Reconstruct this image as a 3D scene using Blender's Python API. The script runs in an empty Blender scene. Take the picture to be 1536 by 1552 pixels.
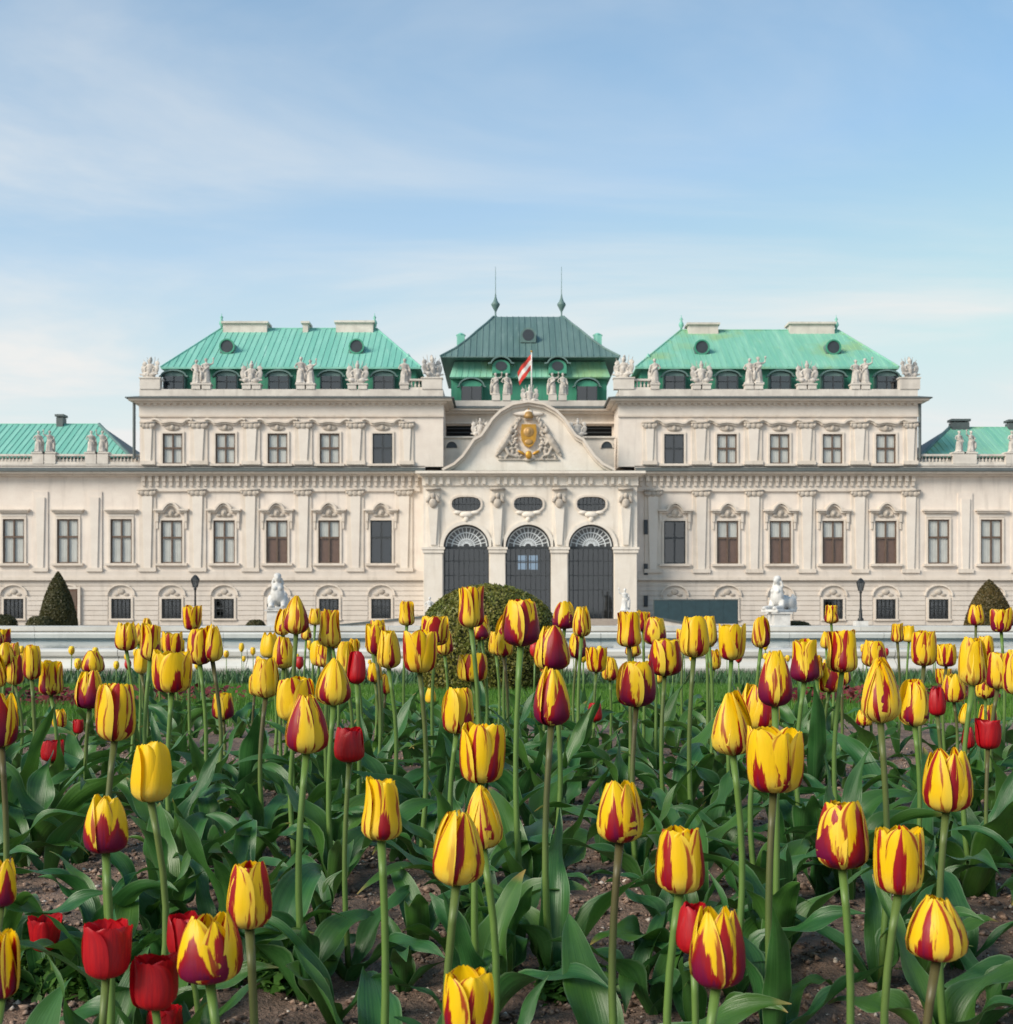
import bpy, bmesh, math, random
import numpy as np
from mathutils import Vector, Matrix, Euler, noise as mnoise
R = math.radians
SC = bpy.context.scene
COL = SC.collection

# ------------------------------------------------------------------ camera, sky, sun, exposure
EYE = 1.25            # eye height above the palace forecourt
FOC = 2000.0          # focal length measured in photo pixels (photo 1536 wide)
HORIZ = 925.0         # photo row of the horizon
cam_d = bpy.data.cameras.new("camera"); cam = bpy.data.objects.new("camera", cam_d); COL.objects.link(cam)
cam.location = (0, 0, EYE); cam.rotation_euler = (R(90), 0, 0)
cam_d.sensor_fit = 'HORIZONTAL'; cam_d.sensor_width = 36.0; cam_d.lens = FOC / 1536 * 36
cam_d.shift_y = (HORIZ - 776) / 1536
cam_d.clip_start = 0.05; cam_d.clip_end = 6000
cam_d.dof.use_dof = True; cam_d.dof.focus_distance = 2.3; cam_d.dof.aperture_fstop = 22.0
SC.camera = cam

SUN_AZ, SUN_EL = -126.0, 32.0
world = bpy.data.worlds.new("World"); SC.world = world; world.use_nodes = True
wn, wl = world.node_tree.nodes, world.node_tree.links
wn.clear()
w_out = wn.new('ShaderNodeOutputWorld'); w_bg = wn.new('ShaderNodeBackground')
w_sky = wn.new('ShaderNodeTexSky'); w_sky.sky_type = 'NISHITA'; w_sky.sun_disc = False
w_sky.sun_elevation = R(SUN_EL); w_sky.sun_rotation = R(SUN_AZ)
w_sky.air_density = 1.0; w_sky.dust_density = 0.6; w_sky.ozone_density = 0.8
w_bg.inputs['Strength'].default_value = 0.15
w_tc = wn.new('ShaderNodeTexCoord'); w_sep = wn.new('ShaderNodeSeparateXYZ')
wl.new(w_tc.outputs['Generated'], w_sep.inputs[0])
def wmath(op, a, b=None, clamp=False):
    n = wn.new('ShaderNodeMath'); n.operation = op; n.use_clamp = clamp
    for i, v in enumerate((a, b)):
        if v is None: continue
        if isinstance(v, (int, float)): n.inputs[i].default_value = v
        else: wl.new(v, n.inputs[i])
    return n.outputs[0]
w_zc = wmath('ADD', wmath('MAXIMUM', w_sep.outputs[2], 0.0), 0.12)
w_cx = wmath('DIVIDE', w_sep.outputs[0], w_zc); w_cy = wmath('DIVIDE', w_sep.outputs[1], w_zc)
w_cmb = wn.new('ShaderNodeCombineXYZ')
wl.new(wmath('MULTIPLY', w_cx, 0.55), w_cmb.inputs[0]); wl.new(wmath('MULTIPLY', w_cy, 0.9), w_cmb.inputs[1])
w_n1 = wn.new('ShaderNodeTexNoise'); w_n1.inputs['Scale'].default_value = 1.1
w_n1.inputs['Detail'].default_value = 7; w_n1.inputs['Roughness'].default_value = 0.56
w_n1.inputs['Distortion'].default_value = 0.55
wl.new(w_cmb.outputs[0], w_n1.inputs['Vector'])
w_cr = wn.new('ShaderNodeValToRGB'); w_cr.color_ramp.interpolation = 'EASE'
w_cr.color_ramp.elements[0].position = 0.40; w_cr.color_ramp.elements[0].color = (0, 0, 0, 1)
w_cr.color_ramp.elements[1].position = 0.78; w_cr.color_ramp.elements[1].color = (1, 1, 1, 1)
wl.new(w_n1.outputs['Fac'], w_cr.inputs[0])
w_veil = wmath('POWER', wmath('SUBTRACT', 1.0, wmath('MULTIPLY', w_sep.outputs[2], 1.0), True), 4.1)
w_fac = wmath('ADD', wmath('MULTIPLY', w_cr.outputs[0], 0.58), wmath('MULTIPLY', w_veil, 1.45), True)
w_mix = wn.new('ShaderNodeMix'); w_mix.data_type = 'RGBA'
w_mix.inputs['B'].default_value = (3.62, 3.66, 3.62, 1)
wl.new(w_fac, w_mix.inputs['Factor'])
w_tint = wn.new('ShaderNodeMix'); w_tint.data_type = 'RGBA'; w_tint.blend_type = 'MULTIPLY'; w_tint.inputs['Factor'].default_value = 1.0
w_tint.inputs['B'].default_value = (0.36, 0.70, 0.80, 1); wl.new(w_sky.outputs[0], w_tint.inputs['A'])
w_cap = wn.new('ShaderNodeMix'); w_cap.data_type = 'RGBA'; w_cap.blend_type = 'DARKEN'; w_cap.inputs['Factor'].default_value = 1.0
w_cap.inputs['B'].default_value = (2.7, 3.2, 3.55, 1); wl.new(w_tint.outputs['Result'], w_cap.inputs['A'])
wl.new(w_cap.outputs['Result'], w_mix.inputs['A'])
wl.new(w_mix.outputs['Result'], w_bg.inputs['Color']); wl.new(w_bg.outputs[0], w_out.inputs[0])

sun_d = bpy.data.lights.new("sun", 'SUN'); sun = bpy.data.objects.new("sun", sun_d); COL.objects.link(sun)
sun_d.energy = 2.8; sun_d.angle = R(26); sun_d.color = (1.0, 0.90, 0.77)
_sd = Vector((math.sin(R(SUN_AZ)) * math.cos(R(SUN_EL)), math.cos(R(SUN_AZ)) * math.cos(R(SUN_EL)), math.sin(R(SUN_EL))))
sun.rotation_euler = (-_sd).to_track_quat('-Z', 'Y').to_euler(); sun.location = _sd * 60
SC.view_settings.view_transform = 'Standard'; SC.view_settings.look = 'None'
SC.view_settings.exposure = 0.66; SC.view_settings.gamma = 1.0

# ------------------------------------------------------------------ helpers
rng = random.Random(7)
def tag(o, label=None, cat=None, group=None, kind=None):
    if label: o['label'] = label
    if cat: o['category'] = cat
    if group: o['group'] = group
    if kind: o['kind'] = kind
    return o
def empty(name, loc=(0, 0, 0), rz=0.0):
    o = bpy.data.objects.new(name, None); o.empty_display_size = 0.1
    o.location = loc; o.rotation_euler = (0, 0, rz); COL.objects.link(o); return o
def link(name, me, mat=None, parent=None):
    o = bpy.data.objects.new(name, me); COL.objects.link(o)
    if mat is not None and len(me.materials) == 0: me.materials.append(mat)
    if parent is not None: o.parent = parent
    return o
class MB:
    def __init__(s): s.v = []; s.f = []
    def add(s, vs, fs):
        b = len(s.v); s.v.extend(vs); s.f.extend([tuple(i + b for i in f) for f in fs]); return s
    def box(s, x0, x1, y0, y1, z0, z1):
        return s.add([(x0,y0,z0),(x1,y0,z0),(x1,y1,z0),(x0,y1,z0),(x0,y0,z1),(x1,y0,z1),(x1,y1,z1),(x0,y1,z1)],
                     [(3,2,1,0),(4,5,6,7),(0,1,5,4),(1,2,6,5),(2,3,7,6),(3,0,4,7)])
    def quad(s, a, b, c, d): return s.add([a, b, c, d], [(0, 1, 2, 3)])
    def prism(s, poly, y0, y1):     # poly: (x,z), counter-clockwise seen from the front (-y)
        n = len(poly)
        vs = [(x, y0, z) for x, z in poly] + [(x, y1, z) for x, z in poly]
        fs = [tuple(range(n)), tuple(range(2*n-1, n-1, -1))]
        fs += [(i, i+n, (i+1) % n + n, (i+1) % n) for i in range(n)]
        return s.add(vs, fs)
    def ribbon(s, path, t, y0, y1, closed=False):   # strip of thickness t along an (x,z) path, extruded y0..y1
        P = [Vector(p) for p in path]; n = len(P); o = []
        for i in range(n):
            a = P[i-1] if (i > 0 or closed) else P[i]; b = P[(i+1) % n] if (i < n-1 or closed) else P[i]
            d = (b - a); d = d.normalized() if d.length > 1e-9 else Vector((1, 0)); o.append(Vector((-d.y, d.x)) * t)
        vs = []
        for i in range(n):
            p, q = P[i], P[i] + o[i]
            vs += [(p.x,y0,p.y),(q.x,y0,q.y),(q.x,y1,q.y),(p.x,y1,p.y)]
        fs = []
        for i in range(n if closed else n-1):
            a, b = 4*i, 4*((i+1) % n)
            for k in range(4): fs.append((a+k, b+k, b+(k+1) % 4, a+(k+1) % 4))
        if not closed: fs += [(0,1,2,3), (4*n-1,4*n-2,4*n-3,4*n-4)]
        return s.add(vs, fs)
    def lathe(s, prof, c=(0,0,0), seg=12):
        vs = []; n = len(prof)
        for r, z in prof:
            for k in range(seg):
                a = 2*math.pi*k/seg; vs.append((c[0]+r*math.cos(a), c[1]+r*math.sin(a), c[2]+z))
        fs = [(i*seg+k, i*seg+(k+1) % seg, (i+1)*seg+(k+1) % seg, (i+1)*seg+k) for i in range(n-1) for k in range(seg)]
        fs += [tuple(range(seg-1, -1, -1)), tuple((n-1)*seg+k for k in range(seg))]
        return s.add(vs, fs)
    def tube(s, pts, rad, seg=8):
        P = [Vector(p) for p in pts]; n = len(P); vs = []
        for i in range(n):
            d = (P[min(i+1, n-1)] - P[max(i-1, 0)]).normalized()
            u = d.cross(Vector((0, 0, 1)) if abs(d.z) < 0.9 else Vector((0, 1, 0))).normalized(); w = d.cross(u)
            r = rad[i] if isinstance(rad, (list, tuple)) else rad
            for k in range(seg):
                a = 2*math.pi*k/seg; vs.append(tuple(P[i] + u*r*math.cos(a) + w*r*math.sin(a)))
        fs = [(i*seg+k, i*seg+(k+1) % seg, (i+1)*seg+(k+1) % seg, (i+1)*seg+k) for i in range(n-1) for k in range(seg)]
        fs += [tuple(range(seg-1, -1, -1)), tuple((n-1)*seg+k for k in range(seg))]
        return s.add(vs, fs)
    def ell(s, c, r, rot=None, nu=12, nv=8):
        M = Euler(rot).to_matrix() if rot else Matrix.Identity(3); C = Vector(c); vs = []
        for j in range(1, nv):
            t = math.pi*j/nv
            for i in range(nu):
                a = 2*math.pi*i/nu
                vs.append(tuple(C + M @ Vector((r[0]*math.sin(t)*math.cos(a), r[1]*math.sin(t)*math.sin(a), r[2]*math.cos(t)))))
        top = len(vs); vs.append(tuple(C + M @ Vector((0,0,r[2])))); vs.append(tuple(C + M @ Vector((0,0,-r[2]))))
        fs = [(j*nu+i, (j+1)*nu+i, (j+1)*nu+(i+1) % nu, j*nu+(i+1) % nu) for j in range(nv-2) for i in range(nu)]
        fs += [(top, i, (i+1) % nu) for i in range(nu)] + [(top+1, (nv-2)*nu+(i+1) % nu, (nv-2)*nu+i) for i in range(nu)]
        return s.add(vs, fs)
    def mesh(s, name='mesh', smooth=False):
        me = bpy.data.meshes.new(name); me.from_pydata(s.v, [], s.f); me.validate(); me.update()
        if smooth: me.shade_smooth()
        return me
    def build(s, name, mat, parent=None, smooth=False):
        return link(name, s.mesh(name, smooth), mat, parent)
def box(name, mat, parent, *a): return MB().box(*a).build(name, mat, parent)
def np_mesh(name, verts, faces, k, mat=None, smooth=False):
    me = bpy.data.meshes.new(name); nv, nf = len(verts), len(faces)
    me.vertices.add(nv); me.vertices.foreach_set('co', np.asarray(verts, dtype=np.float32).ravel())
    me.loops.add(nf*k); me.loops.foreach_set('vertex_index', np.asarray(faces, dtype=np.int32).ravel())
    me.polygons.add(nf); me.polygons.foreach_set('loop_start', np.arange(0, nf*k, k, dtype=np.int32))
    me.update(calc_edges=True); me.validate()
    if smooth: me.shade_smooth()
    if mat: me.materials.append(mat)
    return me
def remeshed(mb, voxel, name):
    tmp = bpy.data.objects.new('tmp', mb.mesh('tmp')); COL.objects.link(tmp)
    m = tmp.modifiers.new('r', 'REMESH'); m.mode = 'VOXEL'; m.voxel_size = voxel
    dg = bpy.context.evaluated_depsgraph_get(); dg.update()
    me = bpy.data.meshes.new_from_object(tmp.evaluated_get(dg)); me.name = name; me.shade_smooth()
    old = tmp.data; bpy.data.objects.remove(tmp); bpy.data.meshes.remove(old)
    return me

# ------------------------------------------------------------------ materials
class NT:
    def __init__(s, name):
        s.m = bpy.data.materials.new(name); s.m.use_nodes = True; s.t = s.m.node_tree; s.n = s.t.nodes
        s.p = s.n['Principled BSDF']; s.out = s.n['Material Output']
    def lk(s, a, b): s.t.links.new(a, b)
    def put(s, sock, v):
        if isinstance(v, (int, float)): sock.default_value = v
        elif isinstance(v, tuple): sock.default_value = v if len(v) == 4 else ((*v, 1) if sock.type == 'RGBA' else v)
        else: s.lk(v, sock)
    def math(s, op, a, b=None, c=None, clamp=False):
        n = s.n.new('ShaderNodeMath'); n.operation = op; n.use_clamp = clamp
        for i, v in enumerate((a, b, c)):
            if v is not None: s.put(n.inputs[i], v)
        return n.outputs[0]
    def mix(s, f, a, b):
        n = s.n.new('ShaderNodeMix'); n.data_type = 'RGBA'
        s.put(n.inputs['Factor'], f); s.put(n.inputs['A'], a); s.put(n.inputs['B'], b); return n.outputs['Result']
    def noise(s, vec, scale, detail=4, rough=0.55, dist=0.0):
        n = s.n.new('ShaderNodeTexNoise'); n.inputs['Scale'].default_value = scale
        n.inputs['Detail'].default_value = detail; n.inputs['Roughness'].default_value = rough; n.inputs['Distortion'].default_value = dist
        if vec is not None: s.lk(vec, n.inputs['Vector'])
        return n.outputs['Fac']
    def coord(s, which='Object'): return s.n.new('ShaderNodeTexCoord').outputs[which]
    def geo(s): return s.n.new('ShaderNodeNewGeometry').outputs['Position']
    def scale(s, vec, sc):
        n = s.n.new('ShaderNodeMapping'); s.lk(vec, n.inputs[0]); n.inputs['Scale'].default_value = sc; return n.outputs[0]
    def xyz(s, vec):
        n = s.n.new('ShaderNodeSeparateXYZ'); s.lk(vec, n.inputs[0]); return n.outputs
    def comb(s, x, y, z):
        n = s.n.new('ShaderNodeCombineXYZ')
        for i, v in enumerate((x, y, z)): s.put(n.inputs[i], v)
        return n.outputs[0]
    def ramp(s, f, lo, hi):
        n = s.n.new('ShaderNodeMapRange'); n.interpolation_type = 'SMOOTHSTEP'
        s.put(n.inputs[0], f); s.put(n.inputs[1], lo); s.put(n.inputs[2], hi); return n.outputs[0]
    def bump(s, h, strength=0.3, dist=0.02):
        n = s.n.new('ShaderNodeBump'); n.inputs['Strength'].default_value = strength; n.inputs['Distance'].default_value = dist
        s.lk(h, n.inputs['Height']); s.lk(n.outputs[0], s.p.inputs['Normal'])
    def oinfo(s): return s.n.new('ShaderNodeObjectInfo').outputs
def stone(name, c1, c2, rough=0.85, streak=True, sc=1.0, bump=0.2):
    t = NT(name); v = t.geo()
    n1 = t.noise(v, 0.9*sc, 6, 0.6); n2 = t.noise(t.scale(v, (1.6*sc, 1.6*sc, 0.18*sc)), 1.2, 5, 0.6)
    n3 = t.noise(v, 9*sc, 4)
    c = t.mix(t.ramp(n1, 0.3, 0.72), c1, c2)
    if streak: c = t.mix(t.math('MULTIPLY', t.ramp(n2, 0.50, 0.76), 0.55), c, tuple(x*0.70 for x in c2))
    c = t.mix(t.math('MULTIPLY', t.ramp(n3, 0.45, 0.8), 0.25), c, tuple(x*0.7 for x in c1))
    rnd = t.oinfo()['Random']
    c = t.mix(t.math('MULTIPLY', rnd, 0.14), c, tuple(min(1, x*0.75) for x in c2))
    t.put(t.p.inputs['Base Color'], c); t.p.inputs['Roughness'].default_value = rough
    t.bump(n3, bump, 0.03); return t.m
def plain(name, c, rough=0.6, metal=0.0, var=0.2, sc=3.0):
    t = NT(name); v = t.geo(); n = t.noise(v, sc, 5)
    t.put(t.p.inputs['Base Color'], t.mix(t.ramp(n, 0.3, 0.7), c, tuple(x*(1-var) for x in c)))
    t.p.inputs['Roughness'].default_value = rough; t.p.inputs['Metallic'].default_value = metal; t.bump(n, 0.1, 0.01); return t.m
def copper(name, a, b, c, moss=None, rough=0.55):
    t = NT(name); v = t.coord(); x = t.xyz(v)
    cell = t.math('FLOOR', t.math('DIVIDE', x[0], 0.52))
    wn_ = t.n.new('ShaderNodeTexWhiteNoise'); wn_.noise_dimensions = '1D'; t.lk(cell, wn_.inputs['W'])
    st = t.noise(t.scale(v, (3.0, 0.35, 0.35)), 1.0, 6, 0.6); bl = t.noise(v, 0.28, 4)
    f = t.math('ADD', t.math('MULTIPLY', wn_.outputs['Value'], 0.28), t.math('MULTIPLY', st, 0.72))
    col = t.mix(t.ramp(f, 0.25, 0.75), a, b); col = t.mix(t.math('MULTIPLY', t.ramp(st, 0.58, 0.75), 0.6), col, c); dk = t.noise(t.scale(v, (5.0, 0.25, 0.25)), 1.3, 5, 0.65); col = t.mix(t.math('MULTIPLY', t.ramp(dk, 0.56, 0.74), 0.5), col, tuple(q*0.5 for q in a))
    if moss: col = t.mix(t.math('MULTIPLY', t.ramp(bl, 0.5, 0.68), 0.65), col, moss)
    t.put(t.p.inputs['Base Color'], col); t.p.inputs['Roughness'].default_value = rough; t.bump(st, 0.15, 0.02); return t.m
M = {}
M['wall'] = stone('wall_plaster', (0.75, 0.675, 0.60), (0.69, 0.61, 0.54))
M['trim'] = stone('trim_stone', (0.70, 0.625, 0.545), (0.61, 0.535, 0.455))
M['trim_light'] = stone('portal_stone', (0.77, 0.71, 0.63), (0.70, 0.63, 0.545))
M['panel'] = stone('panel_plaster', (0.74, 0.675, 0.60), (0.68, 0.61, 0.54), streak=False)
M['base'] = stone('base_plaster', (0.66, 0.595, 0.53), (0.60, 0.535, 0.47))
M['parapet'] = stone('parapet_stone', (0.70, 0.645, 0.575), (0.54, 0.49, 0.435))
M['statue'] = stone('statue_stone', (0.64, 0.59, 0.53), (0.34, 0.31, 0.28), sc=2.5)
M['marble'] = stone('white_marble', (0.74, 0.73, 0.70), (0.52, 0.51, 0.49), sc=2.0)
M['rim'] = stone('basin_stone', (0.66, 0.65, 0.60), (0.52, 0.51, 0.47), sc=0.7)
M['step'] = stone('step_stone', (0.42, 0.36, 0.30), (0.33, 0.28, 0.24))
M['copper'] = copper('green_copper', (0.16, 0.44, 0.345), (0.235, 0.53, 0.425), (0.34, 0.60, 0.50))
M['copper_moss'] = copper('mossy_copper', (0.16, 0.43, 0.315), (0.245, 0.52, 0.385), (0.34, 0.57, 0.43), (0.28, 0.42, 0.17))
M['copper_dark'] = copper('dark_copper', (0.085, 0.155, 0.145), (0.13, 0.21, 0.195), (0.20, 0.28, 0.255))
M['copper_wall'] = copper('copper_mansard', (0.035, 0.23, 0.145), (0.06, 0.30, 0.19), (0.03, 0.17, 0.11))
M['gutter'] = plain('grey_flashing', (0.105, 0.125, 0.125), 0.55, 0.2)
M['dark'] = plain('dark_interior', (0.018, 0.018, 0.02), 0.8)  # near-black, stands in for room shade behind windows, louvres and gates
M['dormer'] = plain('dark_dormer', (0.035, 0.045, 0.055), 0.5)
M['frame'] = plain('brown_frame', (0.13, 0.085, 0.06), 0.6)
M['frame_dark'] = plain('dark_frame', (0.035, 0.04, 0.045), 0.5)
M['blind'] = plain('brown_blind', (0.13, 0.072, 0.05), 0.75)
M['curtain'] = plain('white_curtain', (0.50, 0.51, 0.48), 0.9, 0, 0.12, 1.5)
M['grey_blind'] = plain('grey_blind', (0.13, 0.135, 0.14), 0.8)
M['gold'] = plain('gilded', (0.58, 0.30, 0.045), 0.45, 0.5)
M['gold_brown'] = plain('dull_gilding', (0.45, 0.27, 0.10), 0.5, 0.3)
M['relief'] = stone('relief_stone', (0.55, 0.49, 0.42), (0.38, 0.33, 0.28), sc=3)
M['iron'] = plain('black_iron', (0.03, 0.033, 0.034), 0.5, 0.3)
M['grille'] = plain('pale_grille', (0.66, 0.70, 0.72), 0.6)
M['board'] = plain('teal_board', (0.022, 0.055, 0.068), 0.6)
M['flag_red'] = plain('flag_red', (0.62, 0.05, 0.035), 0.8); M['flag_white'] = plain('flag_white', (0.78, 0.74, 0.70), 0.8)
def glass(name, tint, refl=0.5):
    t = NT(name); t.n.remove(t.p)
    fr = t.n.new('ShaderNodeFresnel'); fr.inputs['IOR'].default_value = 1.5
    g = t.n.new('ShaderNodeBsdfGlossy'); g.inputs['Roughness'].default_value = 0.05; g.inputs['Color'].default_value = (0.9, 0.95, 1, 1)
    tr = t.n.new('ShaderNodeBsdfTransparent'); tr.inputs['Color'].default_value = tint
    mx = t.n.new('ShaderNodeMixShader'); gb = t.n.new('ShaderNodeNewGeometry').outputs['Backfacing']
    t.lk(t.math('MULTIPLY', t.math('ADD', fr.outputs[0], refl, clamp=True), t.math('SUBTRACT', 1.0, gb)), mx.inputs[0])
    t.lk(tr.outputs[0], mx.inputs[1]); t.lk(g.outputs[0], mx.inputs[2]); t.lk(mx.outputs[0], t.out.inputs[0]); return t.m
M['glass'] = glass('window_glass', (1.0, 1.0, 1.0, 1), 0.0)
M['glass_dark'] = glass('dark_glass', (0.45, 0.50, 0.55, 1), 0.08)

def P(px, py, d): return Vector(((px - 768) * d / FOC, d, EYE - (py - HORIZ) * d / FOC))

# ------------------------------------------------------------------ ground
GP = [(-40, .30), (0.0, .42), (1.0, .56), (1.3, .645), (1.6, .725), (2.0, .775), (3, .79), (5, .775), (8, .66), (14, .40), (20, .14), (23, .03), (26, 0.0), (3000, 0.0)]
_gx = np.array([p[0] for p in GP]); _gz = np.array([p[1] for p in GP])
def ground_z(y):
    s = 0.0
    for k in (-2, -1, 0, 1, 2): s += float(np.interp(y + k*0.08*max(0.5, min(6, abs(y)*0.5)), _gx, _gz))
    return s / 5
def soil_bump(x, y): return 0.016*mnoise.noise((x*5, y*5, 1.3)) + 0.008*mnoise.noise((x*17, y*17, 4.1)) + 0.004*mnoise.noise((x*41, y*41, 2.7))
def sheet(name, xs, ys, mat, dz=0.0, fn=None, smooth=True, kind='structure'):
    nx, ny = len(xs), len(ys); V = np.empty((nx*ny, 3)); k = 0
    for y in ys:
        g = ground_z(y)
        for x in xs:
            V[k] = (x, y, g + dz + (fn(x, y) if fn else 0)); k += 1
    i, j = np.meshgrid(np.arange(nx-1), np.arange(ny-1)); a = (j*nx + i).ravel()
    F = np.stack([a, a+1, a+nx+1, a+nx], 1)
    o = link(name, np_mesh(name, V, F, 4, mat, smooth)); tag(o, kind=kind); return o
t = NT('gravel'); v = t.geo(); n1 = t.noise(v, 0.5, 5); n2 = t.noise(v, 25, 4)
t.put(t.p.inputs['Base Color'], t.mix(t.ramp(n2, .3, .7), t.mix(n1, (.42, .38, .33), (.35, .31, .27)), (.27, .24, .21))); t.p.inputs['Roughness'].default_value = .95; t.bump(n2, .4, .01)
M['gravel'] = t.m
t = NT('soil'); v = t.geo(); n1 = t.noise(v, 6, 6, .65); n2 = t.noise(v, 70, 5, .7); n3 = t.noise(v, 190, 3, .6)
c = t.mix(t.ramp(n2, .3, .7), (.10, .062, .044), (.28, .185, .135)); c = t.mix(t.math('MULTIPLY', t.ramp(n1, .35, .7), .5), c, (.33, .23, .175))
c = t.mix(t.math('MULTIPLY', t.ramp(n3, .62, .72), .7), c, (.48, .39, .32))
t.put(t.p.inputs['Base Color'], c); t.p.inputs['Roughness'].default_value = .95; t.bump(t.math('ADD', n2, t.math('MULTIPLY', n3, .6)), .9, .012)
M['soil'] = t.m
t = NT('lawn'); v = t.geo(); n1 = t.noise(v, 1.6, 5); n2 = t.noise(v, 45, 4)
t.put(t.p.inputs['Base Color'], t.mix(t.ramp(n2, .3, .7), t.mix(n1, (.05, .13, .018), (.075, .16, .025)), (.028, .07, .012))); t.p.inputs['Roughness'].default_value = .9; t.bump(n2, .6, .02)
M['lawn'] = t.m
ysg = [-40, -10, 0] + [0.5*i for i in range(1, 60)] + [32, 40, 60, 100, 160, 300, 800, 3000]
sheet('ground', [-3000, -600, -150, -60, -20, -8, 0, 8, 20, 60, 150, 600, 3000], ysg, M['gravel'])
sheet('lawn', np.linspace(-14, 14, 57), np.linspace(5.0, 15.5, 43), M['lawn'], 0.02)
sheet('flower_bed_soil', np.linspace(-3.6, 3.6, 330), np.linspace(0.75, 5.6, 260), M['soil'], 0.03, soil_bump)
sheet('flower_strip_soil', np.linspace(-14, 14, 57), np.linspace(15.2, 19.6, 12), M['soil'], 0.03)
def soil_z(x, y):
    return ground_z(y) + 0.03 + (soil_bump(x, y) if y < 5.6 else 0)

# ------------------------------------------------------------------ palace
PD = 111.0; BCX = 33 * PD / FOC
palace = empty('palace', (BCX, PD, 0))
tag(palace, 'long cream baroque palace with green copper roofs behind the water basin', 'palace')
def X(px, y=0.0): return (px - 768) * (PD + y) / FOC - BCX
def Z(py, y=0.0): return EYE - (py - HORIZ) * (PD + y) / FOC
def wall_holes(mb, x0, x1, z0, z1, holes, y=0.0, depth=0.45):
    xs = sorted({x0, x1, *[h[0] for h in holes], *[h[1] for h in holes]}); zs = sorted({z0, z1, *[h[2] for h in holes], *[h[3] for h in holes]})
    xs = [a for a in xs if x0 <= a <= x1]; zs = [a for a in zs if z0 <= a <= z1]
    for i in range(len(xs)-1):
        for j in range(len(zs)-1):
            cx, cz = (xs[i]+xs[i+1])/2, (zs[j]+zs[j+1])/2
            if any(h[0] < cx < h[1] and h[2] < cz < h[3] for h in holes): continue
            mb.quad((xs[i],y,zs[j]), (xs[i+1],y,zs[j]), (xs[i+1],y,zs[j+1]), (xs[i],y,zs[j+1]))
    for a, b, c, d in holes:
        e = y + depth
        mb.quad((a,y,c),(a,e,c),(a,e,d),(a,y,d)); mb.quad((b,y,c),(b,y,d),(b,e,d),(b,e,c))
        mb.quad((a,y,d),(a,e,d),(b,e,d),(b,y,d)); mb.quad((a,y,c),(b,y,c),(b,e,c),(a,e,c))
def hole_ring(mb, x0, x1, z0, z1, curve, y, depth):   # rectangle with a star-shaped hole (curve: angle -> (x,z))
    cx, cz = curve(None); A = set(2*math.pi*k/40 for k in range(40))
    for qx in (x0, x1):
        for qz in (z0, z1): A.add(math.atan2(qz-cz, qx-cx) % (2*math.pi))
    A = sorted(A); inn = []; out = []
    for a in A:
        inn.append(curve(a)); dx, dz = math.cos(a), math.sin(a); tt = 1e9
        if dx > 1e-9: tt = min(tt, (x1-cx)/dx)
        if dx < -1e-9: tt = min(tt, (x0-cx)/dx)
        if dz > 1e-9: tt = min(tt, (z1-cz)/dz)
        if dz < -1e-9: tt = min(tt, (z0-cz)/dz)
        out.append((cx+dx*tt, cz+dz*tt))
    n = len(A)
    for i in range(n):
        k = (i+1) % n; a, b, c, d = inn[i], out[i], out[k], inn[k]
        mb.quad((a[0],y,a[1]), (b[0],y,b[1]), (c[0],y,c[1]), (d[0],y,d[1]))
        mb.quad((a[0],y,a[1]), (d[0],y,d[1]), (d[0],y+depth,d[1]), (a[0],y+depth,a[1]))
def arc(cx, cz, rx, rz, a0, a1, n=16): return [(cx+rx*math.cos(R(a0+(a1-a0)*i/n)), cz+rz*math.sin(R(a0+(a1-a0)*i/n))) for i in range(n+1)]
def eyebrow(cx, z, hw, aw, rise):     # hood path, right to left so the strip grows upward
    p = [(cx-hw, z), (cx-aw, z)]
    p += [(cx-aw+2*aw*i/12, z+rise*math.sin(math.pi*i/12)**0.8) for i in range(1, 12)]
    return p + [(cx+aw, z), (cx+hw, z)]

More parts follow.
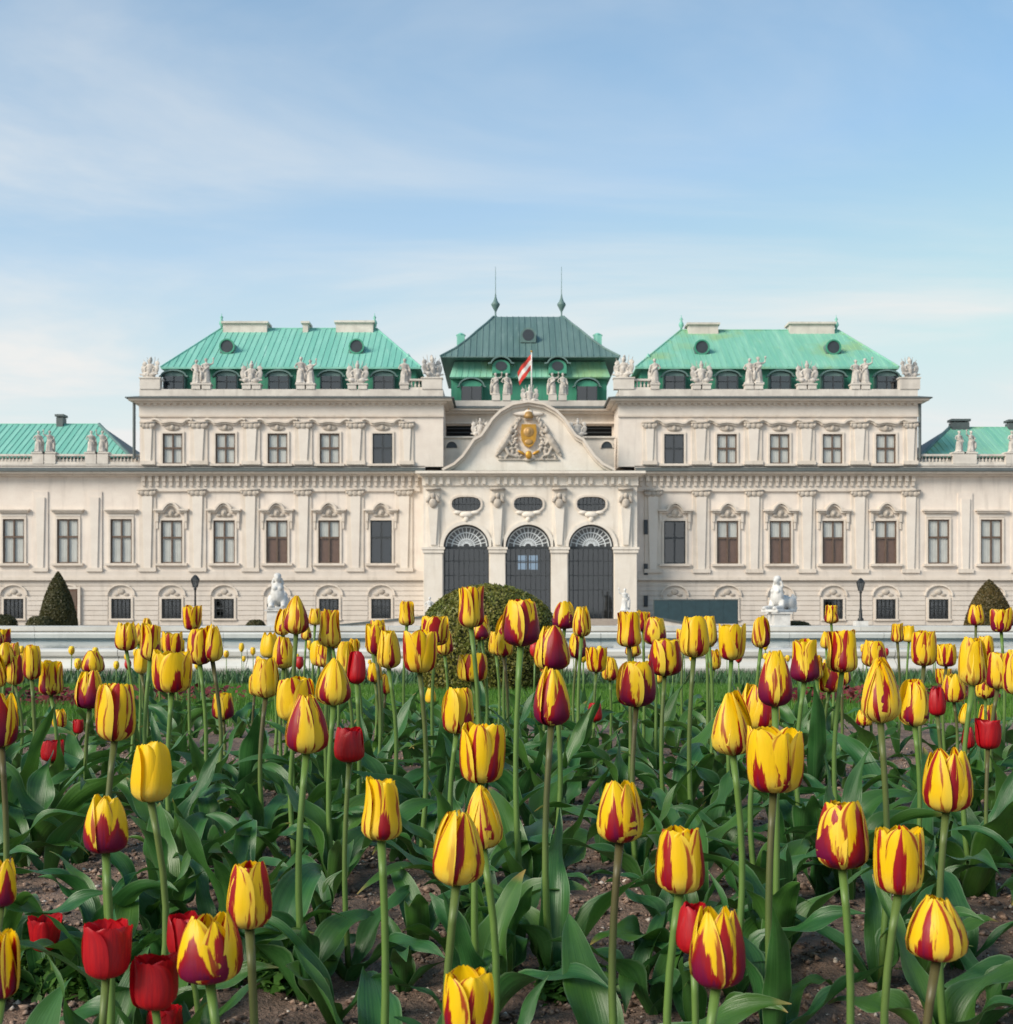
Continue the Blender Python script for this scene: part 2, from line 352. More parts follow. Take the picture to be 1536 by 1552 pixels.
def window(px, py0, py1, wpx, style, look, y=0.0):
    """a window of the palace: stone surround with sill and hood, wooden frame, four panes, curtain or blind"""
    cx = X(px); hw = wpx/2*PD/FOC; z0, z1 = Z(py1), Z(py0); H = z1-z0
    sur = MB(); tb = 0.16
    sur.box(cx-hw-tb, cx-hw, y-0.10, y+0.05, z0, z1); sur.box(cx+hw, cx+hw+tb, y-0.10, y+0.05, z0, z1)
    sur.box(cx-hw-tb, cx+hw+tb, y-0.10, y+0.05, z1, z1+tb)
    w = sur.build('window', M['trim'], palace)
    if style != 'base':
        box('sill', M['trim'], w, cx-hw-0.42, cx+hw+0.42, y-0.32, y+0.05, z0-0.20, z0-0.002)
    if style == 'straight':
        hz = z1 + 0.70
        h = MB(); h.box(cx-hw-0.50, cx+hw+0.50, y-0.42, y+.05, hz, hz+0.12); h.box(cx-hw-0.36, cx+hw+0.36, y-0.28, y+.05, hz-0.16, hz-.001)
        h.build('hood', M['trim'], w)
        box('hood_panel', M['panel'], w, cx-hw-0.16, cx+hw+0.16, y-0.06, y+0.05, z1+tb+0.05, hz-0.22)
    elif style == 'curved':
        hz = z1 + 0.80
        h = MB(); h.ribbon(eyebrow(cx, hz, hw+0.55, hw*0.72, 0.60), 0.15, y-0.48, y+.05)
        h.ribbon(eyebrow(cx, hz-0.15, hw+0.42, hw*0.66, 0.56), 0.13, y-0.32, y+.05); h.build('hood', M['trim'], w)
        c = MB(); c.ell((cx, y-0.10, z1+0.62), (0.30, 0.16, 0.34)); c.ell((cx-.42, y-.06, z1+.45), (.26, .12, .16)); c.ell((cx+.42, y-.06, z1+.45), (.26, .12, .16)); c.ell((cx, y-.24, z1+.62), (.13, .08, .18))
        c.build('cartouche', M['relief'], w, True)
        for sgn in (-1, 1):
            b = MB(); b.box(cx+sgn*(hw+.30)-.11, cx+sgn*(hw+.30)+.11, y-.24, y+.05, z1-.10, hz-.16); b.box(cx+sgn*(hw+.30)-.08, cx+sgn*(hw+.30)+.08, y-.16, y+.05, z1-.7, z1-.101)
            b.build('console', M['trim'], w)
    elif style == 'upper':
        hz = z1 + 0.82
        pth = [(cx-hw-0.85, hz+0.22), (cx-hw-0.62, hz+.30), (cx-hw-.35, hz+.22), (cx-hw-.1, hz+.02)] + [(cx-hw*0.8+hw*1.6*i/8, hz+0.10*math.sin(math.pi*i/8)) for i in range(9)] + [(cx+hw+.1, hz+.02), (cx+hw+.35, hz+.22), (cx+hw+.62, hz+.30), (cx+hw+.85, hz+.22)]
        h = MB(); h.ribbon(pth, 0.16, y-0.40, y+.05); h.ribbon([(a, b-.14) for a, b in pth], 0.13, y-0.24, y+.05); h.build('hood', M['trim'], w)
        c = MB(); c.ell((cx, y-0.06, z1+0.45), (0.62, 0.10, 0.22)); c.ell((cx, y-.12, z1+.50), (.20, .14, .24)); c.build('cartouche', M['relief'], w, True)
    elif style == 'base':
        hz = z1 + 0.42
        h = MB(); h.ribbon(arc(cx, hz-0.12, hw+0.36, 0.95, 180, 0, 14)[::1], -0.11, y-0.20, y+.05); h.build('hood', M['trim'], w)
        c = MB(); c.ell((cx, y-.04, z1+.62), (.30, .10, .24)); c.ell((cx-.42, y-.03, z1+.36), (.24, .07, .13)); c.ell((cx+.42, y-.03, z1+.36), (.24, .07, .13)); c.build('cartouche', M['relief'], w, True)
        box('sill', M['trim'], w, cx-hw-0.22, cx+hw+0.22, y-0.18, y+0.05, z0-0.14, z0-.002)
    yf = y+0.02; fm = M['frame'] if look in ('pale', 'half') else M['frame_dark']
    f = MB(); ft = 0.11; tz = z0 + H*(0.60 if style in ('straight', 'curved') else 0.52)
    f.box(cx-hw, cx-hw+ft, yf, yf+.12, z0, z1); f.box(cx+hw-ft, cx+hw, yf, yf+.12, z0, z1)
    f.box(cx-hw+ft, cx+hw-ft, yf, yf+.12, z0, z0+ft); f.box(cx-hw+ft, cx+hw-ft, yf, yf+.12, z1-ft, z1)
    f.box(cx-ft*.55, cx+ft*.55, yf-.02, yf+.12, z0+ft, z1-ft)
    f.box(cx-hw+ft, cx-ft*.55, yf-.01, yf+.12, tz-ft*.7, tz+ft*.7); f.box(cx+ft*.55, cx+hw-ft, yf-.01, yf+.12, tz-ft*.7, tz+ft*.7)
    f.build('frame', fm, w)
    gm = M['glass'] if look in ('pale', 'half') else M['glass_dark']
    for a, b in ((cx-hw+ft, cx-ft*.55), (cx+ft*.55, cx+hw-ft)):
        for c, d in ((z0+ft, tz-ft*.7), (tz+ft*.7, z1-ft)):
            box('pane', gm, w, a, b, yf+.05, yf+.062, c, d)
    def cloth(name, m, a, b, c, d, wav=True):
        n = 24; vs = []; fs = []
        for i in range(n+1):
            xx = a+(b-a)*i/n; yy = y+.155 + (0.02*math.sin(i*2.1) if wav else 0)
            vs += [(xx, yy, c), (xx, yy, d)]
        fs = [(2*i, 2*i+2, 2*i+3, 2*i+1) for i in range(n)]
        MB().add(vs, fs).build(name, m, w, True)
    if look == 'pale': cloth('curtain', M['curtain'], cx-hw, cx+hw, z0, z1)
    elif look == 'half':
        cloth('curtain', M['curtain'], cx-hw, cx+hw, tz, z1); box('blind', M['blind'], w, cx-hw, cx+hw, y+.145, y+.155, z0, tz+.02)
    elif look == 'grey': box('blind', M['grey_blind'], w, cx-hw, cx+hw, y+.145, y+.155, z0, z1)
    if style == 'base':
        g = MB()
        for k in range(5): g.box(cx-hw+2*hw*(k+.5)/5-.02, cx-hw+2*hw*(k+.5)/5+.02, y-.02, y+.02, z0, z1)
        for k in range(4): g.box(cx-hw, cx+hw, y-.015, y+.015, z0+H*(k+.5)/4-.02, z0+H*(k+.5)/4+.02)
        g.build('window_grille', M['iron'], w)
    return (cx-hw, cx+hw, z0, z1)

WIN_L = [(-60, 'straight', 'pale'), (21, 'straight', 'pale'), (103, 'straight', 'pale'), (184, 'straight', 'pale'), (260.5, 'curved', 'pale'), (340, 'curved', 'pale'), (420, 'curved', 'half'), (499, 'curved', 'half'), (578, 'curved', 'grey')]
WIN_R = [(1023, 'curved', 'dark'), (1103, 'curved', 'half'), (1183, 'curved', 'half'), (1263, 'curved', 'half'), (1343, 'curved', 'half'), (1423, 'straight', 'pale'), (1503, 'straight', 'pale'), (1584, 'straight', 'pale')]
ZB, ZS, ZC = Z(879), Z(868), Z(706)      # top of base storey, string course, main cornice
for wins, xa, xb in ((WIN_L, X(-105), X(645)), (WIN_R, X(962), X(1630))):
    hb, hm = [], []
    for px, st, lk_ in wins:
        oy = 1.5 if px < 700 else 3.0
        hb.append(window(px, 907+oy*.4, 937+oy*.4, 30, 'base', 'dark'))
        hm.append(window(px, (786 if st == 'straight' else 788)+oy*.5, 853+oy*.5, 32.5, st, lk_))
    mb = MB(); wall_holes(mb, xa, xb, 0, ZB, hb); mb.build('base_wall', M['base'], palace)
    mb = MB(); wall_holes(mb, xa, xb, ZB, ZC, hm); mb.build('wall', M['wall'], palace)
    # rusticated courses, split by the window openings
    nc = 9; ch = (ZB-0.10)/nc
    for k in range(nc):
        c0, c1 = k*ch + 0.02, (k+1)*ch - 0.045
        cuts = [(a-.30, b+.30) for a, b, c, d in hb if c1 > c-.25 and c0 < d+.18] + [(a-.0, b+.0) for a, b, c, d in hb if c0 >= d+.18 and c0 < d+.8 for a, b in ((a-.05, b+.05),)]
        cuts = sorted(cuts); x = xa
        for a, b in cuts + [(xb, xb)]:
            if a - x > 0.15: box('stone_course', M['base'], palace, x, a, -0.055, 0.02, c0, c1)
            x = max(x, b)
    box('string_course', M['trim'], palace, xa, xb, -0.34, 0.02, ZB-.03, ZB+.22)
    box('plinth_band', M['base'], palace, xa, xb, -0.12, 0.02, ZB+.222, ZS+.12)
    box('room_shade_sheet', M['dark'], palace, xa, xb, 1.6, 1.7, 0, ZC)  # dark sheet in place of the unlit rooms, no real partition
    # main cornice
    mb = MB(); mb.box(xa, xb, -0.55, 0.02, Z(722), Z(719)); mb.box(xa, xb, -0.95, 0.02, Z(719)+.001, Z(716)); mb.build('cornice', M['trim'], palace)
    MB().prism([(0, 0)]*0 or [(xa, Z(716)+.002), (xb, Z(716)+.002), (xb, Z(714)), (xa, Z(714))], -1.12, 0.02).build('cornice_edge', M['gutter'], palace)
    mb = MB(); mb.add([(xa,-1.12,Z(714)+.002),(xb,-1.12,Z(714)+.002),(xb,.3,Z(707)),(xa,.3,Z(707))], [(0,1,2,3)]); mb.build('cornice_flashing', M['gutter'], palace)

def pilaster(px, py_top, py_bot, wpx, cap=True, y=0.0, mat='trim'):
    cx = X(px); hw = wpx/2*PD/FOC; z0, z1 = Z(py_bot), Z(py_top)
    b = MB(); b.box(cx-hw, cx+hw, y-0.10, y+.02, z0, z1)
    p = b.build('pilaster', M[mat], palace)
    s = MB(); s.add([(cx-hw*.42, y-.20, z0+.3), (cx+hw*.42, y-.20, z0+.3), (cx+hw*.62, y-.22, z1-.5), (cx-hw*.62, y-.22, z1-.5), (cx-hw*.42, y-.1, z0+.3), (cx+hw*.42, y-.1, z0+.3), (cx+hw*.62, y-.1, z1-.5), (cx-hw*.62, y-.1, z1-.5)],
                    [(0,1,2,3), (0,4,5,1), (1,5,6,2), (2,6,7,3), (3,7,4,0)]); s.build('shaft', M['panel'], p)
    box('base_block', M['trim'], p, cx-hw-.06, cx+hw+.06, y-.28, y+.02, z0-.02, z0+.30)
    if cap:
        c = MB(); c.box(cx-hw-.12, cx+hw+.12, y-.34, y+.02, z1-.12, z1+.02)
        for sx in (-.6, 0, .6): c.ell((cx+hw*sx, y-.22, z1-.32), (hw*.42, .14, .24))
        for sx in (-1, 1): c.ell((cx+hw*sx*.95, y-.24, z1-.26), (.15, .13, .16))
        c.build('capital', M['relief'], p, True)
    return p
for px in (224, 300, 380, 460, 539, 613): pilaster(px, 742, 866, 25)
for px in (990, 1063, 1143, 1223, 1303, 1380): pilaster(px, 743, 868, 25)
for px in (-20, 62, 144): pilaster(px, 745, 866, 22, False, mat='wall')
for px in (1463, 1544): pilaster(px, 747, 868, 22, False, mat='wall')
# frieze with brackets on the two blocks
for a, b in ((214, 637), (966, 1388)):
    xa, xb = X(a), X(b)
    box('frieze', M['panel'], palace, xa, xb, -0.14, 0.02, Z(742), Z(722)-.002)
    mb = MB(); n = int((b-a)/10.2)
    for i in range(n):
        cx = xa+(xb-xa)*(i+.5)/n
        mb.box(cx-.15, cx+.15, -0.46, -.141, Z(730), Z(722)-.003); mb.box(cx-.12, cx+.12, -0.34, -.141, Z(737), Z(730)-.002)
    tag(mb.build('bracket_row', M['trim'], palace), kind='stuff')
    box('architrave', M['trim'], palace, xa, xb, -0.20, 0.02, Z(745), Z(742)-.003)
# wing attic: blocking course and balustrade with pedestals
def balustrade(xa, xb, z0, z1, y, peds, parent=palace, mat='parapet'):
    box('parapet_base', M[mat], parent, xa, xb, y-.22, y+.22, z0, z0+.18)
    box('parapet_rail', M[mat], parent, xa, xb, y-.24, y+.24, z1-.16, z1)
    mb = MB(); n = int((xb-xa)/0.30)
    for i in range(n):
        cx = xa+(xb-xa)*(i+.5)/n
        if any(abs(cx-p) < .62 for p in peds): continue
        h = z1-.16-z0-.18
        mb.lathe([(.06, 0), (.06, h*.08), (.10, h*.3), (.05, h*.62), (.05, h*.8), (.075, h)], (cx, y, z0+.18), 6)
    tag(mb.build('baluster_row', M[mat], parent), kind='stuff')
    for p in peds:
        m2 = MB(); m2.box(p-.5, p+.5, y-.34, y+.34, z0-.002, z1+.04); m2.box(p-.58, p+.58, y-.40, y+.40, z1+.042, z1+.16); m2.build('pedestal', M[mat], parent)
WPED_L = [X(q) for q in (58, 75, 138, 155)]; WPED_R = [X(q) for q in (1454, 1472, 1534, 1552)]
zw0, zw1 = Z(706.5), Z(688)
for xa, xb, pd in ((X(-105), X(212), WPED_L), (X(1392), X(1630), WPED_R)):
    box('blocking_course', M['parapet'], palace, xa, xb, 0.0, 0.6, Z(707)-.01, Z(703))
    balustrade(xa, xb, Z(703)+.002, zw1, 0.3, pd)
# upper storey of the two blocks
UP = {}
for side, wins, a, b in (('l', [(262, 'pale'), (342, 'pale'), (421, 'pale'), (500, 'pale'), (580, 'grey')], 212, 672), ('r', [(1022, 'grey'), (1102, 'pale'), (1182, 'pale'), (1262, 'pale'), (1343, 'pale')], 938, 1391)):
    xa, xb = X(a), X(b); hs = []; z0, z1 = Z(707)-.02, Z(599)
    for px, lk_ in wins: hs.append(window(px, 657+(1 if side == 'r' else 0), 703, 30, 'upper', lk_))
    mb = MB(); wall_holes(mb, xa, xb, z0, z1, hs)
    mb.quad((xa, 0, z0), (xa, 0, z1), (xa, 18, z1), (xa, 18, z0)); mb.quad((xb, 0, z0), (xb, 18, z0), (xb, 18, z1), (xb, 0, z1)); mb.quad((xa, 18, z0), (xa, 18, z1), (xb, 18, z1), (xb, 18, z0))
    mb.build('wall', M['wall'], palace)
    box('room_shade_sheet', M['dark'], palace, xa+.3, xb-.3, 1.6, 1.7, z0, z1)
    ws = [w[0] for w in wins]; mids = [(ws[i]+ws[i+1])/2 for i in range(4)]
    ends = [ws[0]-37, ws[4]+37]
    for px in mids: pilaster(px, 640, 704, 26)
    for px in ends: pilaster(px, 640, 704, 20)
    # top entablature
    zc = Z(612)
    box('architrave', M['trim'], palace, xa-.05, xb+.05, -.16, 0.02, Z(632), Z(629)); box('frieze', M['panel'], palace, xa-.04, xb+.04, -.10, 0.02, Z(629)+.002, zc-.002)
    mb = MB(); mb.box(xa-.3, xb+.3, -.45, 18.2, zc, Z(609)); mb.box(xa-.75, xb+.75, -.90, 18.6, Z(609)+.002, Z(606)); mb.build('cornice', M['trim'], palace)
    mb = MB(); n = int((xb-xa)/.55)
    for i in range(n):
        cx = xa+(xb-xa)*(i+.5)/n; mb.box(cx-.14, cx+.14, -.40, -.101, Z(614.5), zc-.003)
    tag(mb.build('dentil_row', M['trim'], palace), kind='stuff')
    mb = MB(); mb.box(xa-.95, xb+.95, -1.08, 18.8, Z(606)+.002, Z(604.5)); e = .3
    z3, z4 = Z(604.5)+.002, Z(600.5)
    mb.add([(xa-.95,-1.08,z3),(xb+.95,-1.08,z3),(xb+.1,-.12,z4),(xa-.1,-.12,z4),(xa-.95,18.8,z3),(xb+.95,18.8,z3),(xb+.1,17.9,z4),(xa-.1,17.9,z4)], [(0,1,2,3),(1,5,6,2),(4,0,3,7)])
    mb.build('cornice_flashing', M['gutter'], palace)
    UP[side] = (xa, xb)
    # attic parapet
    mb = MB(); mb.box(xa+.0, xb-.0, -.10, .50, Z(601), Z(590)); mb.box(xa-.0, xa+.55, .501, 17, Z(601), Z(590)); mb.box(xb-.55, xb, .501, 17, Z(601), Z(590)); mb.build('attic_parapet', M['parapet'], palace)
    pp = ([228, 297.5, 313, 374, 389, 456, 471, 534, 550, 613, 655] if side == 'l' else [946, 993, 1056, 1071, 1136, 1150, 1216, 1231, 1297, 1312, 1379])
    for q in pp:
        p = X(q); m2 = MB(); big = q in (228, 655, 946, 1379); hw = .85 if big else .36
        m2.box(p-hw, p+hw, -.18, .58, Z(590)+.002, Z(583.5 if not big else 574)); m2.box(p-hw-.07, p+hw+.07, -.25, .65, Z(583.5 if not big else 574)+.002, Z(581.5 if not big else 572)); m2.build('pedestal', M['parapet'], palace)
    dz = [(w[0] + (2 if side == 'l' else 1)) for w in wins]
    # balustrade lengths between pedestals at the ends
    for a2, b2 in (((237, 247), (621, 644)) if side == 'l' else ((958, 986), (1365, 1371))):
        balustrade(X(a2), X(b2), Z(590)+.002, Z(574), .2, [])
    # mansard
    rl, rr, el, er, tl, tr, zr = ((335, 571, 244, 638, 252, 630, 498) if side == 'l' else (1032, 1271, 964, 1363, 972, 1355, 500.5))
    ym, yr = 1.9, 9.2
    x0, x1 = X(tl, ym), X(tr, ym); zm0, zm1 = Z(600, ym), Z(557, ym)
    mb = MB(); mb.box(x0, x1, ym, 16.3, zm0, zm1); mb.build('mansard_wall', M['copper_wall'], palace)
    ye = 1.35; E0, E1, ze = X(el, ye), X(er, ye), Z(556, ye); r0, r1, zrr = X(rl, yr), X(rr, yr), Z(zr, yr); yb = 2*yr-ye
    mb = MB(); mb.add([(E0,ye,ze),(E1,ye,ze),(E1,yb,ze),(E0,yb,ze),(r0,yr,zrr),(r1,yr,zrr),(E0,ye,ze-.16),(E1,ye,ze-.16),(E1,yb,ze-.16),(E0,yb,ze-.16)], [(0,1,5,4),(1,2,5),(2,3,4,5),(3,0,4),(0,6,7,1),(1,7,8,2),(3,9,6,0),(2,8,9,3),(6,9,8,7)])
    cm = M['copper'] if side == 'l' else M['copper_moss']
    roof = mb.build('roof', cm, palace)
    s = .52; x = E0 + s
    while x < E1 - .2:
        f = 1.0
        if x < r0: f = (x-E0)/(r0-E0)
        elif x > r1: f = (E1-x)/(E1-r1)
        p0 = Vector((x, ye, ze+.02)); p1 = Vector((x, ye+(yr-ye)*f, ze+(zrr-ze)*f+.02))
        if f > .06: MB().tube([p0, p1], .035, 4).build('seam', cm, roof)
        x += s
    for pa, pb in (((E0,ye,ze),(r0,yr,zrr)), ((E1,ye,ze),(r1,yr,zrr)), ((r0,yr,zrr),(r1,yr,zrr))): MB().tube([pa, pb], .09, 6).build('ridge_roll', cm, roof)
    for cpx0, cpx1, top in (((341, 407, 490), (461, 469, 490), (511, 567, 489)) if side == 'l' else ((1042, 1087, 492), (1195, 1262, 491))):
        c = MB(); c.box(X(cpx0, yr), X(cpx1, yr), yr-.8, yr+.8, zrr-1.2, Z(top+3, yr)); c.box(X(cpx0, yr)-.15, X(cpx1, yr)+.15, yr-1.0, yr+1.0, Z(top+3, yr)+.002, Z(top, yr)); c.build('chimney', M['parapet'], roof)
    for fx in (rl+1, rr-3):
        f = MB(); f.lathe([(.10, 0), (.10, .3), (.24, .55), (.20, .75), (.07, .95), (.16, 1.1), (.03, 1.3), (.02, 1.5)], (X(fx, yr), yr, zrr-.1), 8); f.build('finial', M['copper'], roof, True)
    sx = X(er-18, 4) if side == 'l' else X(el+18, 4)
    f = MB(); f.lathe([(.30, 0), (.32, .25), (.12, .5), (.22, .7), (.02, 1.0)], (sx, 3.4, ze+.55), 8); f.build('finial', M['copper'], roof, True)
    # bull's eye dormers on the slope
    for ox in ((349, 543) if side == 'l' else (1061, 1258)):
        tt = .50; oy = ye+(yr-ye)*tt; oz = ze+(zrr-ze)*tt; cx = X(ox, oy)
        d = MB(); d.prism([(cx-.62, oz-.75), (cx+.62, oz-.75)] + arc(cx, oz-.2, .62, .62, 0, 180, 12), oy-1.3, oy+1.2); dd = d.build('roof_dormer', M['copper_dark'], palace, False)
        MB().lathe([(.50, 0), (.50, .03)], (0, 0, 0), 14).build('round_pane', M['dormer'], dd).matrix_local = Matrix.Translation((cx, oy-1.30, oz-.18)) @ Matrix.Rotation(R(90), 4, 'X')
        MB().ribbon(arc(cx, oz-.2, .56, .56, 0, 360, 18)[:-1], -.12, oy-1.42, oy-1.29, True).build('dormer_ring', M['copper_wall'], dd)
    # dormer windows in the mansard
    for wpx in dz:
        cx = X(wpx, ym-.7); w2 = .78; zb, zt = Z(596, ym), Z(570.5, ym)
        d = MB(); d.prism([(cx-w2-.16, zb), (cx+w2+.16, zb), (cx+w2+.16, zt-.15)] + arc(cx, zt-.15, w2+.16, .38, 0, 180, 10)[1:-1] + [(cx-w2-.16, zt-.15)], ym-.75, ym+.3)
        dd = d.build('dormer_window', M['copper_dark'], palace)
        MB().ribbon([(cx-w2-.42, zt-.22)] + arc(cx, zt-.15, w2+.22, .46, 180, 0, 10) + [(cx+w2+.42, zt-.22)], .12, ym-1.0, ym-.5).build('dormer_hood', M['copper_dark'], dd)
        box('pane', M['glass_dark'], dd, cx-w2, cx+w2, ym-.80, ym-.79, zb+.1, zt-.1); box('blind', M['dormer'], dd, cx-w2, cx+w2, ym-.785, ym-.752, zb+.1, zt-.1)
        f = MB(); f.box(cx-.05, cx+.05, ym-.86, ym-.801, zb+.1, zt-.1); f.box(cx-w2, cx+w2, ym-.85, ym-.801, zt-.62, zt-.54); f.box(cx-w2-.06, cx-w2, ym-.86, ym-.74, zb, zt); f.box(cx+w2, cx+w2+.06, ym-.86, ym-.74, zb, zt); f.build('frame', M['frame_dark'], dd)
# wing roofs
for side in ('l', 'r'):
    ye, yr = 1.6, 8.0
    if side == 'l': E0, E1, r0, r1, zr = X(-105, ye), X(199, ye), X(-105, yr), X(150, yr), Z(643, yr)
    else: E0, E1, r0, r1, zr = X(1394, ye), X(1640, ye), X(1440, yr), X(1640, yr), Z(648, yr)
    ze = Z(693, ye); cm = M['copper'] if side == 'l' else M['copper_moss']; yb = 2*yr-ye
    box('wing_rear_wall', M['wall'], palace, E0, E1, 1.8, 14.5, Z(712), ze-.1)
    mb = MB(); mb.add([(E0,ye,ze),(E1,ye,ze),(r1,yr,zr),(r0,yr,zr),(E0,yb,ze),(E1,yb,ze)], [(0,1,2,3),(4,3,2,5)]); roof = mb.build('roof', cm, palace)
    mb = MB()
    if side == 'l': mb.add([(E1,ye,ze),(E1,yb,ze),(r1,yr,zr)], [(0,1,2)]); ex, rx = E1, r1
    else: mb.add([(E0,ye,ze),(r0,yr,zr),(E0,yb,ze)], [(0,1,2)]); ex, rx = E0, r0
    mb.build('hip_slope', M['gutter'], roof)
    MB().tube([(ex, ye, ze), (rx, yr, zr)], .16, 6).build('ridge_roll', M['copper_dark'], roof); MB().tube([(r0, yr, zr), (r1, yr, zr)], .08, 6).build('ridge_roll', cm, roof)
    x = E0 + .5
    while x < E1-.2:
        f = 1.0
        if side == 'l' and x > r1: f = (E1-x)/(E1-r1)
        if side == 'r' and x < r0: f = (x-E0)/(r0-E0)
        if f > .08: MB().tube([(x, ye, ze+.02), (x, ye+(yr-ye)*f, ze+(zr-ze)*f+.02)], .035, 4).build('seam', cm, roof)
        x += .52
    for cp0, cp1, top in (((88, 98, 629),) if side == 'l' else ((1441, 1467, 636), (1527, 1550, 637))):
        c = MB(); c.box(X(cp0, yr), X(cp1, yr), yr-.5, yr+.5, zr-.8, Z(top+5, yr)); c.box(X(cp0, yr)-.1, X(cp1, yr)+.1, yr-.6, yr+.6, Z(top+5, yr)+.1, Z(top, yr))
        for q in (-1, 1): c.box((X(cp0, yr)+X(cp1, yr))/2+q*(X(cp1)-X(cp0))*.35-.08, (X(cp0, yr)+X(cp1, yr))/2+q*(X(cp1)-X(cp0))*.35+.08, yr-.4, yr+.4, Z(top+5, yr)-.01, Z(top+5, yr)+.11)
        c.build('chimney', M['gutter'], roof)
# rain pipes at the outer corners
for px in (204, 1394):
    MB().tube([(X(px), -.12, ZC+.6), (X(px), -.12, Z(611))], .13, 8).build('rain_pipe', M['gutter'], palace)

# central body behind the gable
yc = 5.0
xa, xb = X(676, yc), X(928, yc)
mb = MB(); wall_holes(mb, xa-1, xb+1, Z(720), Z(622, yc), [(X(676, yc), X(736, yc), Z(661, yc), Z(645, yc)), (X(868, yc), X(928, yc), Z(661, yc), Z(645, yc))], yc, .5); mb.build('wall', M['trim'], palace)
box('room_shade_sheet', M['dark'], palace, xa-1, xb+1, yc+.8, yc+.9, Z(720), Z(622, yc))
for a, b in ((676, 736), (868, 928)):
    mb = MB()
    for q in (649, 655): mb.box(X(a, yc), X(b, yc), yc+.1, yc+.3, Z(q, yc)-.04, Z(q, yc)+.04)
    mb.build('louvre', M['frame_dark'], palace)
box('terrace_slab', M['parapet'], palace, xa-1, xb+1, -2.3, yc, Z(721)-.3, Z(721))
for a, b in ((676, 716), (888, 928)):
    cxx = (X(a, 1.5)+X(b, 1.5))/2+(.0)
    mb = MB(); mb.box(X(a, 1.5)-.2, X(b, 1.5)+.2, 1.5, 1.9, Z(720), Z(664, 1.5)); mb.box(X(a, 1.5)-.3, X(b, 1.5)+.3, 1.3, 2.0, Z(664, 1.5)+.002, Z(661.5, 1.5)); at_ = mb.build('attic_wall', M['parapet'], palace)
    q = 685 if a < 800 else 920
    hx = X(q, 1.5); MB().prism(arc(hx, Z(679, 1.5), .48, .55, 0, 180, 10), 1.44, 1.499).build('lunette_pane', M['dormer'], at_); MB().ribbon(arc(hx, Z(679, 1.5), .48, .55, 180, 0, 10), .12, 1.34, 1.498).build('lunette_ring', M['trim'], at_)
mb = MB(); mb.box(xa-1, xb+1, yc-.5, yc+.5, Z(628, yc), Z(624, yc)); mb.box(xa-1, xb+1, yc-.9, yc+.5, Z(624, yc)+.002, Z(621, yc)); mb.box(xa-1, xb+1, yc-.4, yc+.3, Z(643, yc), Z(640, yc)); mb.build('cornice', M['trim'], palace)
mb = MB(); mb.add([(xa-1,yc-1,Z(620.8,yc)),(xb+1,yc-1,Z(620.8,yc)),(xb+1,yc,Z(615,yc)),(xa-1,yc,Z(615,yc)),(xa-1,yc-1,Z(621,yc)+.003),(xb+1,yc-1,Z(621,yc)+.003)], [(0,1,2,3),(4,5,1,0)]); mb.build('cornice_flashing', M['gutter'], palace)
box('attic_parapet', M['parapet'], palace, xa-1, xb+1, yc-.05, yc+.45, Z(615.5, yc), Z(607, yc))
for q in (752, 768, 838, 853):
    p = X(q, yc); m2 = MB(); m2.box(p-.36, p+.36, yc-.12, yc+.52, Z(607, yc)+.002, Z(599, yc)); m2.build('pedestal', M['parapet'], palace)
ym = 7.5
box('mansard_wall', M['copper_wall'], palace, X(684, ym), X(920, ym), ym, 21, Z(618, ym), Z(573, ym))
for wpx in (715, 890):
    cx = X(wpx, ym-.7); w2 = .85; zb, zt = Z(612, ym), Z(586, ym)
    d = MB(); d.prism([(cx-w2-.16, zb), (cx+w2+.16, zb), (cx+w2+.16, zt-.15)] + arc(cx, zt-.15, w2+.16, .6, 0, 180, 10)[1:-1] + [(cx-w2-.16, zt-.15)], ym-.75, ym+.3); dd = d.build('dormer_window', M['copper_wall'], palace)
    MB().ribbon([(cx-w2-.42, zt-.22)] + arc(cx, zt-.15, w2+.22, .72, 180, 0, 10) + [(cx+w2+.42, zt-.22)], .12, ym-1.0, ym-.5).build('dormer_hood', M['copper_dark'], dd)
    box('pane', M['glass_dark'], dd, cx-w2, cx+w2, ym-.80, ym-.79, zb+.1, zt-.1); box('blind', M['dormer'], dd, cx-w2, cx+w2, ym-.785, ym-.752, zb+.1, zt-.1)
    f = MB(); f.box(cx-.05, cx+.05, ym-.86, ym-.801, zb+.1, zt-.1); f.box(cx-w2-.06, cx-w2, ym-.86, ym-.74, zb, zt); f.box(cx+w2, cx+w2+.06, ym-.86, ym-.74, zb, zt); f.build('frame', M['frame_dark'], dd)
def ring_roof(name, levels, mat, x_of, y_c):     # levels: (half width, half depth, z)
    mb = MB(); n = len(levels)
    vs = []
    for hx, hy, z in levels: vs += [(x_of-hx, y_c-hy, z), (x_of+hx, y_c-hy, z), (x_of+hx, y_c+hy, z), (x_of-hx, y_c+hy, z)]
    fs = [(4*i+k, 4*i+(k+1) % 4, 4*i+4+(k+1) % 4, 4*i+4+k) for i in range(n-1) for k in range(4)] + [(4*n-4, 4*n-3, 4*n-2, 4*n-1), (3, 2, 1, 0)]
    return mb.add(vs, fs).build(name, mat, palace)
cxm = X(801.5, 14); ycm = 14.5
def hwid(a, b, y): return (X(b, y)-X(a, y))/2
sk = [(hwid(682, 922, 6.9), ycm-6.9, Z(573.5, 6.9)), (hwid(680, 924, 6.8), ycm-6.8, Z(573, 6.8)+.1), (hwid(688, 916, 7.9), ycm-7.9, Z(548, 7.9))]
rs = ring_roof('skirt_roof', sk, M['copper_moss'], cxm, ycm)
x = cxm-sk[1][0]+.5
